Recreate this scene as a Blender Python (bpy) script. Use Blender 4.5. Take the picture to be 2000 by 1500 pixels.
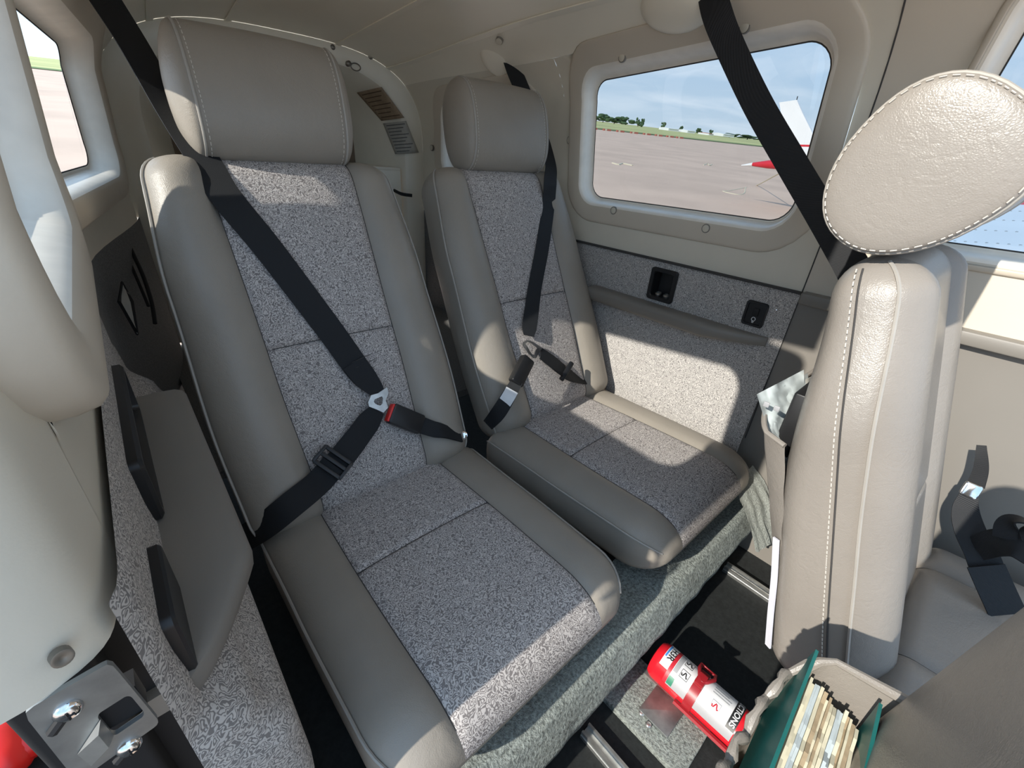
import bpy, bmesh, math, random
from mathutils import Vector, Matrix, noise
random.seed(7)
for o in list(bpy.data.objects): bpy.data.objects.remove(o)
scene = bpy.context.scene
COL = scene.collection
V = Vector

# ------------------------------------------------------------------ camera
# cabin frame: +X port, +Y aft, +Z up; metres, the lens sits at the origin (in the starboard door)
FPX = 839.44
E1 = V((-0.65831177, -0.39084866, 0.6433218))      # aft      in image axes (right, down, forward)
E2 = V((0.74993847, -0.26680503, 0.60531593))      # port
E3 = V((-0.06494543, 0.88093836, 0.46875334))      # down
right = V((E2.x, E1.x, -E3.x)); down = V((E2.y, E1.y, -E3.y)); fwd = V((E2.z, E1.z, -E3.z))
cam_d = bpy.data.cameras.new('camera'); cam = bpy.data.objects.new('camera', cam_d); COL.objects.link(cam)
cam_d.sensor_fit = 'HORIZONTAL'; cam_d.sensor_width = 36; cam_d.lens = 36 * FPX / 2000
cam_d.clip_start = 0.005; cam_d.clip_end = 3000
cam.matrix_world = Matrix((( right.x, -down.x, -fwd.x, 0), (right.y, -down.y, -fwd.y, 0), (right.z, -down.z, -fwd.z, 0), (0, 0, 0, 1)))
scene.camera = cam

def ray(u, v):
    d = V((u - 1000, v - 750, FPX))
    return V((d.dot(E2), d.dot(E1), -d.dot(E3)))
def atx(u, v, x): r = ray(u, v); return r * (x / r.x)
def aty(u, v, y): r = ray(u, v); return r * (y / r.y)
def atz(u, v, z): r = ray(u, v); return r * (z / r.z)

# level of the outside world: the aeroplane stands a little nose high
UP = ray(1480, 270).cross(ray(1152, 232)).normalized()
if UP.z < 0: UP = -UP
GX = V((1, 0, 0)); GX = (GX - UP * GX.dot(UP)).normalized()
GY = UP.cross(GX)
G3 = Matrix((GX, GY, UP)).transposed()
CAM_H = 1.75

# ------------------------------------------------------------------ world, sun, exposure
def N(nt, t, **kw):
    n = nt.nodes.new(t)
    for k, v in kw.items():
        if k in n.inputs.keys() if isinstance(k, str) else False: n.inputs[k].default_value = v
        else: setattr(n, k, v)
    return n
w = bpy.data.worlds.new('sky'); scene.world = w; w.use_nodes = True
nt = w.node_tree; nt.nodes.clear()
out = N(nt, 'ShaderNodeOutputWorld'); bg = N(nt, 'ShaderNodeBackground'); nt.links.new(bg.outputs[0], out.inputs[0])
tc = N(nt, 'ShaderNodeTexCoord'); L = nt.links.new
dot = N(nt, 'ShaderNodeVectorMath', operation='DOT_PRODUCT'); L(tc.outputs['Generated'], dot.inputs[0]); dot.inputs[1].default_value = UP
dx = N(nt, 'ShaderNodeVectorMath', operation='DOT_PRODUCT'); L(tc.outputs['Generated'], dx.inputs[0]); dx.inputs[1].default_value = GX
dy = N(nt, 'ShaderNodeVectorMath', operation='DOT_PRODUCT'); L(tc.outputs['Generated'], dy.inputs[0]); dy.inputs[1].default_value = GY
ramp = N(nt, 'ShaderNodeValToRGB'); L(dot.outputs['Value'], ramp.inputs[0])
cr = ramp.color_ramp; cr.elements[0].position = 0.0; cr.elements[0].color = (0.47, 0.58, 0.68, 1)
cr.elements[1].position = 0.6; cr.elements[1].color = (0.25, 0.42, 0.66, 1)
e = cr.elements.new(0.16); e.color = (0.36, 0.52, 0.70, 1)
mx = N(nt, 'ShaderNodeMath', operation='MAXIMUM'); L(dot.outputs['Value'], mx.inputs[0]); mx.inputs[1].default_value = 0.0
ad = N(nt, 'ShaderNodeMath', operation='ADD'); L(mx.outputs[0], ad.inputs[0]); ad.inputs[1].default_value = 0.12
d1 = N(nt, 'ShaderNodeMath', operation='DIVIDE'); L(dx.outputs['Value'], d1.inputs[0]); L(ad.outputs[0], d1.inputs[1])
d2 = N(nt, 'ShaderNodeMath', operation='DIVIDE'); L(dy.outputs['Value'], d2.inputs[0]); L(ad.outputs[0], d2.inputs[1])
cmb = N(nt, 'ShaderNodeCombineXYZ'); L(d1.outputs[0], cmb.inputs[0]); L(d2.outputs[0], cmb.inputs[1])
cn = N(nt, 'ShaderNodeTexNoise'); L(cmb.outputs[0], cn.inputs['Vector']); cn.inputs['Scale'].default_value = 0.9; cn.inputs['Detail'].default_value = 7; cn.inputs['Distortion'].default_value = 0.6
crp = N(nt, 'ShaderNodeValToRGB'); L(cn.outputs['Fac'], crp.inputs[0]); crp.color_ramp.elements[0].position = 0.40; crp.color_ramp.elements[1].position = 0.72
cm = N(nt, 'ShaderNodeMath', operation='MULTIPLY'); L(crp.outputs[0], cm.inputs[0]); cm.inputs[1].default_value = 0.5
mix = N(nt, 'ShaderNodeMix', data_type='RGBA'); L(cm.outputs[0], mix.inputs[0]); L(ramp.outputs[0], mix.inputs[6]); mix.inputs[7].default_value = (0.74, 0.80, 0.86, 1)
L(mix.outputs[2], bg.inputs[0]); bg.inputs[1].default_value = 1.5

SUN_DIR = V((0.86, -0.012, -0.508)).normalized()       # the way the light travels
sd = bpy.data.lights.new('sun', 'SUN'); sd.energy = 3.7; sd.angle = math.radians(0.7); sd.color = (1.0, 0.95, 0.86)
so = bpy.data.objects.new('sun', sd); COL.objects.link(so); so.rotation_euler = SUN_DIR.to_track_quat('-Z', 'Y').to_euler()
vs = scene.view_settings; vs.view_transform = 'Standard'; vs.look = 'None'; vs.gamma = 1; vs.use_curve_mapping = False
vs.exposure = 0.72

# ------------------------------------------------------------------ materials
MATS = {}
def base(name, col, rough=0.5, metal=0.0, spec=0.5):
    m = bpy.data.materials.new(name); m.use_nodes = True; t = m.node_tree; b = t.nodes['Principled BSDF']
    b.inputs['Base Color'].default_value = (*col, 1); b.inputs['Roughness'].default_value = rough
    b.inputs['Metallic'].default_value = metal; b.inputs['Specular IOR Level'].default_value = spec
    MATS[name] = m
    return m, t, b
def bump(t, b, sock, strength, dist=0.002, prev=None):
    n = t.nodes.new('ShaderNodeBump'); n.inputs['Strength'].default_value = strength; n.inputs['Distance'].default_value = dist
    t.links.new(sock, n.inputs['Height'])
    if prev: t.links.new(prev.outputs[0], n.inputs['Normal'])
    t.links.new(n.outputs[0], b.inputs['Normal']); return n
def tex(t, kind, scale, **kw):
    c = t.nodes.new('ShaderNodeTexCoord'); n = t.nodes.new(kind); n.inputs['Scale'].default_value = scale
    t.links.new(c.outputs['Object'], n.inputs['Vector'])
    for k, v in kw.items(): n.inputs[k].default_value = v
    return n
def vary(t, b, col, amt, scale, src=None):
    n = src or tex(t, 'ShaderNodeTexNoise', scale, Detail=5)
    r = t.nodes.new('ShaderNodeValToRGB'); t.links.new(n.outputs['Fac'], r.inputs[0])
    r.color_ramp.elements[0].position = 0.3; r.color_ramp.elements[1].position = 0.7
    r.color_ramp.elements[0].color = (*[c * (1 - amt) for c in col], 1); r.color_ramp.elements[1].color = (*[min(1, c * (1 + amt)) for c in col], 1)
    t.links.new(r.outputs[0], b.inputs['Base Color']); return r
def plain(name, col, rough=0.5, metal=0.0, amt=0.05, scale=30, bmp=0.0, bscale=400, spec=0.5):
    m, t, b = base(name, col, rough, metal, spec)
    vary(t, b, col, amt, scale)
    if bmp: bump(t, b, tex(t, 'ShaderNodeTexNoise', bscale, Detail=3).outputs['Fac'], bmp, 0.001)
    return m
def leather(name, col, rough, wr=0.35, crease=0.0):
    m, t, b = base(name, col, rough, 0, 0.45)
    vary(t, b, col, 0.05, 9)
    g = tex(t, 'ShaderNodeTexVoronoi', 420); g.feature = 'DISTANCE_TO_EDGE'
    p = bump(t, b, g.outputs['Distance'], 0.22, 0.0012)
    n = tex(t, 'ShaderNodeTexNoise', 45, Detail=6, Distortion=1.4)
    p = bump(t, b, n.outputs['Fac'], wr, 0.004, p)
    if crease:
        v = tex(t, 'ShaderNodeTexNoise', 16, Detail=3, Distortion=2.2)
        a = t.nodes.new('ShaderNodeMath'); a.operation = 'SUBTRACT'; t.links.new(v.outputs['Fac'], a.inputs[0]); a.inputs[1].default_value = 0.5
        ab = t.nodes.new('ShaderNodeMath'); ab.operation = 'ABSOLUTE'; t.links.new(a.outputs[0], ab.inputs[0])
        mr = t.nodes.new('ShaderNodeMapRange'); t.links.new(ab.outputs[0], mr.inputs[0]); mr.inputs[2].default_value = 0.035
        bump(t, b, mr.outputs[0], crease, 0.003, p)
    return m
def worm(name, ca, cb, scale):
    m, t, b = base(name, ca, 0.95, 0, 0.1)
    n = tex(t, 'ShaderNodeTexNoise', scale, Detail=0.6, Distortion=0.35)
    pp = t.nodes.new('ShaderNodeMath'); pp.operation = 'PINGPONG'; t.links.new(n.outputs['Fac'], pp.inputs[0]); pp.inputs[1].default_value = 0.085
    r = t.nodes.new('ShaderNodeValToRGB'); mr = t.nodes.new('ShaderNodeMath'); mr.operation = 'DIVIDE'
    t.links.new(pp.outputs[0], mr.inputs[0]); mr.inputs[1].default_value = 0.085; t.links.new(mr.outputs[0], r.inputs[0])
    r.color_ramp.elements[0].position = 0.36; r.color_ramp.elements[0].color = (*ca, 1)
    r.color_ramp.elements[1].position = 0.60; r.color_ramp.elements[1].color = (*cb, 1)
    t.links.new(r.outputs[0], b.inputs['Base Color'])
    p = bump(t, b, r.outputs[0], 0.35, 0.001)
    return m
def carpetm(name, col, scale=350, amt=0.35):
    m, t, b = base(name, col, 1.0, 0, 0.05)
    n = tex(t, 'ShaderNodeTexNoise', scale, Detail=4, Roughness=0.7)
    vary(t, b, col, amt, 0, n)
    bump(t, b, n.outputs['Fac'], 1.0, 0.006)
    return m
leather('leather', (0.295, 0.262, 0.220), 0.42, 0.16)
leather('leather_front', (0.262, 0.236, 0.208), 0.34, 0.13, 0.06)
plain('piping', (0.36, 0.335, 0.30), 0.5)
plain('seam_dark', (0.05, 0.047, 0.045), 0.9)
plain('thread', (0.62, 0.58, 0.52), 0.8)
worm('fabric', (0.215, 0.194, 0.186), (0.56, 0.515, 0.485), 150)
worm('panel_fabric', (0.225, 0.21, 0.20), (0.56, 0.525, 0.49), 175)
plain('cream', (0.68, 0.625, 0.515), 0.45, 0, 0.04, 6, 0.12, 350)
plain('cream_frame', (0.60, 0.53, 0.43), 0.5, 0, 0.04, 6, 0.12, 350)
plain('headliner', (0.84, 0.78, 0.65), 0.30, 0, 0.04, 4, 0.03, 60)
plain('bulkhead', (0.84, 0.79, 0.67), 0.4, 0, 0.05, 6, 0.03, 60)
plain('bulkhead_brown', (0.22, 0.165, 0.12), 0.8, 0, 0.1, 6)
plain('rim', (0.86, 0.80, 0.70), 0.4)
plain('snap', (0.60, 0.55, 0.45), 0.35)
plain('snap_ring', (0.22, 0.20, 0.17), 0.5)
plain('armrest', (0.205, 0.185, 0.16), 0.5, 0, 0.04, 8, 0.1, 500)
plain('grey_plastic', (0.205, 0.188, 0.165), 0.5, 0, 0.03, 6, 0.08, 300)
plain('black_plastic', (0.012, 0.012, 0.013), 0.42, 0, 0.1, 30)
plain('rubber', (0.008, 0.008, 0.009), 0.75)
plain('dark_panel', (0.15, 0.146, 0.14), 0.95, 0, 0.3, 300, 0.4, 300)
plain('floor_black', (0.010, 0.012, 0.012), 0.8, 0, 0.4, 120, 0.5, 260)
carpetm('carpet', (0.30, 0.325, 0.30), 190, 0.6)
carpetm('carpet_pale', (0.42, 0.44, 0.40), 260, 0.3)
plain('aluminium', (0.55, 0.55, 0.53), 0.38, 0.9, 0.15, 60)
plain('steel_plate', (0.32, 0.33, 0.32), 0.5, 0.85, 0.25, 40)
plain('chrome', (0.75, 0.75, 0.76), 0.12, 1.0)
plain('screw', (0.22, 0.20, 0.17), 0.4, 0.7)
plain('red_paint', (0.62, 0.012, 0.022), 0.22, 0, 0.05, 10)
plain('red_strap', (0.30, 0.010, 0.016), 0.4)
plain('red_button', (0.75, 0.03, 0.025), 0.4)
plain('red_vinyl', (0.75, 0.016, 0.010), 0.35)
plain('label_white', (0.74, 0.74, 0.74), 0.45)
plain('label_grey', (0.36, 0.36, 0.37), 0.45)
plain('label_green', (0.03, 0.20, 0.12), 0.45)
plain('label_blue', (0.05, 0.24, 0.62), 0.45)
plain('label_black', (0.015, 0.015, 0.016), 0.45)
plain('label_red', (0.5, 0.015, 0.03), 0.45)
plain('placard_tan', (0.30, 0.22, 0.145), 0.7, 0, 0.15, 60)
plain('placard_grey', (0.42, 0.41, 0.37), 0.6, 0, 0.08, 60)
plain('print_brown', (0.10, 0.06, 0.035), 0.7)
plain('print_grey', (0.12, 0.12, 0.12), 0.7)
plain('teal_cover', (0.010, 0.135, 0.125), 0.42, 0, 0.15, 20, 0.15, 300)
plain('paper_cream', (0.66, 0.62, 0.47), 0.9, 0, 0.06, 80)
plain('paper_blue', (0.50, 0.57, 0.60), 0.9, 0, 0.06, 80)
plain('paper_tan', (0.40, 0.31, 0.20), 0.9, 0, 0.15, 80)
plain('tarmac', (0.60, 0.43, 0.32), 0.95, 0, 0.10, 0.35)
plain('grass', (0.46, 0.45, 0.18), 1.0, 0, 0.2, 0.05)
plain('grass_dark', (0.14, 0.19, 0.06), 1.0, 0, 0.2, 0.05)
plain('foliage', (0.055, 0.10, 0.045), 1.0, 0, 0.4, 0.6)
plain('building_white', (0.75, 0.76, 0.76), 0.8, 0, 0.05, 0.2)
plain('roof_red', (0.42, 0.13, 0.09), 0.8)
plain('paint_white', (0.78, 0.78, 0.77), 0.3, 0, 0.03, 2)
plain('paint_red', (0.58, 0.02, 0.035), 0.3)
plain('wing_white', (0.62, 0.70, 0.76), 0.35, 0, 0.05, 2)
plain('rope', (0.62, 0.55, 0.40), 0.9)
plain('zip_white', (0.68, 0.68, 0.74), 0.5)
# webbing
m, t, b = base('webbing', (0.010, 0.011, 0.013), 0.62, 0, 0.35)
wv = tex(t, 'ShaderNodeTexWave', 330); wv.inputs['Distortion'].default_value = 0.3; bump(t, b, wv.outputs['Fac'], 0.35, 0.0008)
# glass panes: far-side tint added to dim the sky, near side clear for the sun
for NM, TINT in (('acrylic_dimming', (0.44, 0.46, 0.475, 1)), ('acrylic_clear', (0.93, 0.95, 0.96, 1))):
  m = bpy.data.materials.new(NM); MATS[NM] = m; m.use_nodes = True; t = m.node_tree; t.nodes.clear()
  o_ = t.nodes.new('ShaderNodeOutputMaterial'); mxs = t.nodes.new('ShaderNodeMixShader'); tr = t.nodes.new('ShaderNodeBsdfTransparent'); gl = t.nodes.new('ShaderNodeBsdfGlossy')
  gl.inputs['Roughness'].default_value = 0.03; tr.inputs[0].default_value = TINT; mxs.inputs[0].default_value = 0.04
  t.links.new(tr.outputs[0], mxs.inputs[1]); t.links.new(gl.outputs[0], mxs.inputs[2]); t.links.new(mxs.outputs[0], o_.inputs[0])
# clear plastic bag
m = bpy.data.materials.new('clear_plastic'); MATS['clear_plastic'] = m; m.use_nodes = True; t = m.node_tree; b = t.nodes['Principled BSDF']
b.inputs['Base Color'].default_value = (0.62, 0.68, 0.68, 1); b.inputs['Roughness'].default_value = 0.22; b.inputs['Alpha'].default_value = 0.72
b.inputs['Specular IOR Level'].default_value = 0.9

# ------------------------------------------------------------------ helpers
def link(name, me, mat, parent=None, smooth=True):
    me.materials.append(MATS[mat])
    if smooth:
        for p in me.polygons: p.use_smooth = True
    o = bpy.data.objects.new(name, me); COL.objects.link(o)
    if parent: par(o, parent)
    return o
def par(o, p):
    o.parent = p
    loc = p.location.copy(); q = p.parent
    o.matrix_parent_inverse = Matrix.Translation(-loc) if not q or p.type == 'EMPTY' else Matrix.Identity(4)
    if p.type == 'MESH': o.matrix_parent_inverse = Matrix.Identity(4)
def mesh(name, vs_, fs, mat, parent=None, smooth=True):
    me = bpy.data.meshes.new(name); me.from_pydata([tuple(v) for v in vs_], [], fs); me.update()
    bm = bmesh.new(); bm.from_mesh(me); bmesh.ops.recalc_face_normals(bm, faces=bm.faces); bm.to_mesh(me); bm.free()
    return link(name, me, mat, parent, smooth)
def thing(name, label, cat, loc, group=None):
    o = bpy.data.objects.new(name, None); COL.objects.link(o); o.location = loc; o.empty_display_size = 0.05
    o['label'] = label; o['category'] = cat
    if group: o['group'] = group
    return o
def tag(o, label, cat, group=None):
    o['label'] = label; o['category'] = cat
    if group: o['group'] = group
    return o
def struct(o, label=None):
    o['kind'] = 'structure'
    if label: o['label'] = label
    return o
def sempty(name, loc=(0, 0, 0), label=None):
    o = bpy.data.objects.new(name, None); COL.objects.link(o); o.location = loc; o['kind'] = 'structure'
    if label: o['label'] = label
    return o

class MB:
    def __init__(s): s.v = []; s.f = []
    def add(s, vs_, fs):
        k = len(s.v); s.v += [V(p) for p in vs_]; s.f += [tuple(i + k for i in f) for f in fs]; return s
    def box(s, c, hx, hy, hz, ax=None, bev=0.0):
        c = V(c); A = ax or (V((1, 0, 0)), V((0, 1, 0)), V((0, 0, 1)))
        if bev <= 0:
            p = [c + A[0] * (i * hx) + A[1] * (j * hy) + A[2] * (k * hz) for i in (-1, 1) for j in (-1, 1) for k in (-1, 1)]
            return s.add(p, [(0, 1, 3, 2), (4, 6, 7, 5), (0, 4, 5, 1), (2, 3, 7, 6), (0, 2, 6, 4), (1, 5, 7, 3)])
        pts = []
        bev = min(bev, hx * .99, hy * .99, hz * .99)
        loop = []
        n = 5
        for q, (sx, sy) in enumerate(((1, 1), (-1, 1), (-1, -1), (1, -1))):
            for i in range(n):
                a = math.pi / 2 * (q + i / (n - 1)); loop.append((sx * (hx - bev) + bev * math.cos(a), sy * (hy - bev) + bev * math.sin(a)))
        m_ = len(loop); b2 = bev * 0.6
        rows = [(-hz, b2), (-hz + b2 * .3, b2 * .3), (-hz + b2, 0), (hz - b2, 0), (hz - b2 * .3, b2 * .3), (hz, b2)]
        for z, ins in rows:
            for (x, y) in loop:
                fx = (hx - ins) / hx; fy = (hy - ins) / hy
                pts.append(c + A[0] * (x * fx) + A[1] * (y * fy) + A[2] * z)
        fs = []
        for r in range(len(rows) - 1):
            for i in range(m_): fs.append((r * m_ + i, r * m_ + (i + 1) % m_, (r + 1) * m_ + (i + 1) % m_, (r + 1) * m_ + i))
        fs.append(tuple(range(m_ - 1, -1, -1))); fs.append(tuple((len(rows) - 1) * m_ + i for i in range(m_)))
        return s.add(pts, fs)
    def tube(s, pts, r, n=8, closed=False, cap=True):
        pts = [V(p) for p in pts]; k = len(pts); vs_ = []; rr = r if isinstance(r, (list, tuple)) else [r] * k
        prev = None
        for i, p in enumerate(pts):
            a = pts[(i - 1) % k] if (closed or i > 0) else p; b_ = pts[(i + 1) % k] if (closed or i < k - 1) else p
            t_ = (b_ - a); t_ = t_.normalized() if t_.length > 1e-9 else V((0, 0, 1))
            if prev is None:
                h = V((0, 0, 1)) if abs(t_.z) < .9 else V((1, 0, 0)); u = t_.cross(h).normalized()
            else:
                u = (prev - t_ * prev.dot(t_)); u = u.normalized() if u.length > 1e-6 else t_.orthogonal().normalized()
            prev = u; w_ = t_.cross(u)
            for j in range(n):
                q = 2 * math.pi * j / n; vs_.append(p + (u * math.cos(q) + w_ * math.sin(q)) * rr[i])
        fs = []
        for i in range(k if closed else k - 1):
            for j in range(n):
                fs.append((i * n + j, i * n + (j + 1) % n, ((i + 1) % k) * n + (j + 1) % n, ((i + 1) % k) * n + j))
        if not closed and cap: fs.append(tuple(range(n - 1, -1, -1))); fs.append(tuple((k - 1) * n + j for j in range(n)))
        return s.add(vs_, fs)
    def lathe(s, c, axis, prof, n=24):
        c = V(c); axis = V(axis).normalized(); u = axis.orthogonal().normalized(); w_ = axis.cross(u); vs_ = []; fs = []
        for (r, h) in prof:
            for j in range(n):
                q = 2 * math.pi * j / n; vs_.append(c + axis * h + (u * math.cos(q) + w_ * math.sin(q)) * max(r, 1e-5))
        for i in range(len(prof) - 1):
            for j in range(n): fs.append((i * n + j, i * n + (j + 1) % n, (i + 1) * n + (j + 1) % n, (i + 1) * n + j))
        fs.append(tuple(range(n - 1, -1, -1))); fs.append(tuple((len(prof) - 1) * n + j for j in range(n)))
        return s.add(vs_, fs)
    def prism(s, poly, d):
        poly = [V(p) for p in poly]; d = V(d); k = len(poly)
        return s.add(poly + [p + d for p in poly], [tuple(range(k - 1, -1, -1)), tuple(range(k, 2 * k))] + [(i, (i + 1) % k, (i + 1) % k + k, i + k) for i in range(k)])
    def ribbon(s, pts, nrm, wid, th=0.0016, nw=4):
        # pts: centre line, nrm: face normal per point, wid: width (or list)
        k = len(pts); W = wid if isinstance(wid, (list, tuple)) else [wid] * k; vs_ = []; m_ = nw + 1
        for i in range(k):
            t_ = (V(pts[min(i + 1, k - 1)]) - V(pts[max(i - 1, 0)])).normalized(); n_ = V(nrm[i]); n_ = (n_ - t_ * n_.dot(t_)).normalized(); b_ = t_.cross(n_)
            for sgn in (1, -1):
                for j in range(m_):
                    f = j / nw * 2 - 1
                    vs_.append(V(pts[i]) + b_ * (f * W[i] / 2) + n_ * (sgn * th / 2))
        fs = []; q = 2 * m_
        for i in range(k - 1):
            a = i * q; b2 = (i + 1) * q
            for j in range(nw):
                fs.append((a + j, a + j + 1, b2 + j + 1, b2 + j)); fs.append((a + m_ + j + 1, a + m_ + j, b2 + m_ + j, b2 + m_ + j + 1))
            fs.append((a, b2, b2 + m_, a + m_)); fs.append((a + nw, a + m_ + nw, b2 + m_ + nw, b2 + nw))
        for a in (0, (k - 1) * q):
            for j in range(nw): fs.append((a + j, a + j + 1, a + m_ + j + 1, a + m_ + j))
        return s.add(vs_, fs)
    def build(s, name, mat, parent=None, smooth=True, angle=None):
        o = mesh(name, s.v, s.f, mat, parent, smooth)
        if smooth: autos(o, angle or 40)
        return o
def autos(o, deg):
    me = o.data; bm = bmesh.new(); bm.from_mesh(me); lim = math.radians(deg)
    for e_ in bm.edges:
        if len(e_.link_faces) == 2 and e_.calc_face_angle(0) > lim: e_.smooth = False
    bm.to_mesh(me); bm.free()
def spline(pts, n=10):
    pts = [V(p) for p in pts]; out_ = []
    P = [pts[0] * 2 - pts[1]] + pts + [pts[-1] * 2 - pts[-2]]
    for i in range(1, len(P) - 2):
        for k in range(n):
            t_ = k / n; a, b_, c, d = P[i - 1], P[i], P[i + 1], P[i + 2]
            out_.append(0.5 * ((2 * b_) + (c - a) * t_ + (2 * a - 5 * b_ + 4 * c - d) * t_ ** 2 + (3 * b_ - a - 3 * c + d) * t_ ** 3))
    out_.append(pts[-1]); return out_
def lerp(a, b, t_): return a + (b - a) * t_
def interp(x, tab):
    if x <= tab[0][0]: return tab[0][1]
    for (a, b_), (c, d) in zip(tab, tab[1:]):
        if x <= c:
            t_ = (x - a) / (c - a); t_ = t_ * t_ * (3 - 2 * t_); return lerp(b_, d, t_)
    return tab[-1][1]
def copy_tree(o, parent=None):
    c = o.copy(); COL.objects.link(c)
    if parent:
        inv = o.matrix_parent_inverse.copy(); c.parent = parent; c.matrix_parent_inverse = inv
    for ch in [x for x in bpy.data.objects if x.parent == o]: copy_tree(ch, c)
    return c

# ------------------------------------------------------------------ cabin shell
CX = 0.535; ZS = -0.02; FLOOR = -0.92; ZB = -0.22
def ztop(y): return 0.275 + 0.09 * (1.65 - y)
def xr(y): return interp(y, [(0.95, 1.085), (1.65, 0.985)])
def xl(y): return interp(y, [(0.95, -0.052), (1.65, 0.065)])
def prof(z, y):
    s = (z - ZS) / (ztop(y) - ZS)
    return 1 - max(0, min(0.999, s)) ** 3 if s > 0 else 1.0
def XR(y, z): return CX + (xr(y) - CX) * prof(z, y) ** (1 / 3)
def XL(y, z): return CX - (CX - xl(y)) * prof(z, y) ** (1 / 3)
def zc(y): return ZS + 0.72 * (ztop(y) - ZS)
def onR(u, v, off=0.0):
    x = 1.05
    for _ in range(30): p = atx(u, v, x); x = XR(p.y, p.z) - off
    return atx(u, v, x)

def round_poly(c, r, n=9):
    out_ = []; k = len(c)
    for i in range(k):
        p = V(c[i]); a = (V(c[i - 1]) - p).normalized(); b_ = (V(c[(i + 1) % k]) - p).normalized()
        ang = a.angle(b_); d = r / math.tan(ang / 2); s_ = p + a * d; e_ = p + b_ * d
        ce = p + (a + b_).normalized() * (r / math.sin(ang / 2)); v0 = s_ - ce; v1 = e_ - ce
        for j in range(n):
            t_ = j / (n - 1); vv = v0.lerp(v1, t_).normalized() * r; out_.append(ce + vv)
    return out_
def offset_poly(c, d):
    k = len(c); cen = sum((V(p) for p in c), V((0, 0))) / k; out_ = []
    for i in range(k):
        p = V(c[i]); a = V(c[i - 1]); b_ = V(c[(i + 1) % k])
        def nrm(q, w_):
            t_ = (w_ - q).normalized(); n_ = V((t_.y, -t_.x))
            return n_ if n_.dot((q + w_) / 2 - cen) > 0 else -n_
        n1 = nrm(a, p); n2 = nrm(p, b_); m_ = (n1 + n2).normalized()
        out_.append(p + m_ * (d / m_.dot(n1)))
    return out_
def cast(poly, c, ang):
    d = V((math.cos(ang), math.sin(ang))); best = None; k = len(poly)
    for i in range(k):
        a = poly[i] - c; b_ = poly[(i + 1) % k] - c; e_ = b_ - a; den = d.x * e_.y - d.y * e_.x
        if abs(den) < 1e-12: continue
        t_ = (a.x * e_.y - a.y * e_.x) / den; u = (a.x * d.y - a.y * d.x) / den
        if t_ > 0 and -1e-6 <= u <= 1 + 1e-6: best = t_ if best is None else max(best, t_)
    return c + d * (best or 0.001)
def wall_patch(name, XF, quad, hole, mat, parent=None, rad=0.075):
    cen = sum((V(p) for p in hole), V((0, 0))) / len(hole)
    hp = round_poly(hole, rad, 14); q = [V(p) for p in quad]
    angs = sorted([2 * math.pi * i / 120 for i in range(120)] + [math.atan2(p.y - cen.y, p.x - cen.x) % (2 * math.pi) for p in q])
    vs_ = []; fs = []; R = 7; m_ = len(angs)
    for r in range(R + 1):
        for a in angs:
            p = cast(hp, cen, a).lerp(cast(q, cen, a), r / R); vs_.append((XF(p.x, p.y), p.x, p.y))
    for r in range(R):
        for i in range(m_): fs.append((r * m_ + i, r * m_ + (i + 1) % m_, (r + 1) * m_ + (i + 1) % m_, (r + 1) * m_ + i))
    return mesh(name, vs_, fs, mat, parent)
def window(name, XF, sgn, opening, proud, snaps, label, rad=0.055, wid=0.055, depth=0.036):
    root = sempty(name, (XF(opening[0][0], opening[0][1]), (opening[0][0] + opening[1][0]) / 2, opening[0][1]), label)
    def ring(off, pr):
        poly = round_poly(offset_poly(opening, off), max(0.02, rad + off))
        return [V((XF(p.x, p.y) - sgn * pr, p.x, p.y)) for p in poly]
    def band(nm, rows, mat):
        vs_ = []; fs = []; R = [ring(*r) for r in rows]; k = len(R[0])
        for r in R: vs_ += r
        for i in range(len(R) - 1):
            for j in range(k): fs.append((i * k + j, i * k + (j + 1) % k, (i + 1) * k + (j + 1) % k, (i + 1) * k + j))
        return mesh(nm, vs_, fs, mat, root)
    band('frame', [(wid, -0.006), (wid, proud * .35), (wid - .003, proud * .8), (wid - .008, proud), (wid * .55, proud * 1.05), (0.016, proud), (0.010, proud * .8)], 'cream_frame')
    band('rim', [(0.010, proud * .8), (0.006, proud * .55), (0.003, 0.0), (0.0, -0.012), (-0.001, -depth * .8), (-0.006, -depth), (-0.010, -depth)], 'rim')
    band('gasket', [(-0.010, -depth), (-0.0112, -depth + .0015), (-0.0125, -depth)], 'seam_dark')
    poly = ring(-0.012, -depth - .001)
    mesh('pane', poly, [tuple(range(len(poly)))], 'acrylic_dimming' if sgn > 0 else 'acrylic_clear', root, False)
    for (y, z) in snaps:
        c = V((XF(y, z) - sgn * proud, y, z)); ax = V((-sgn, 0, -0.12 if z > .1 else 0)).normalized()
        r_ = MB().lathe(c, ax, [(0.0105, -.004), (0.0105, .0012), (.0098, .0016), (.0085, .0012)], 20).build('snap', 'snap_ring', root)
        MB().lathe(c, ax, [(0.0082, -.002), (0.0082, .0022), (.006, .0032), (.001, .0034)], 20).build('cap', 'snap', r_)
    return root

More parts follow.
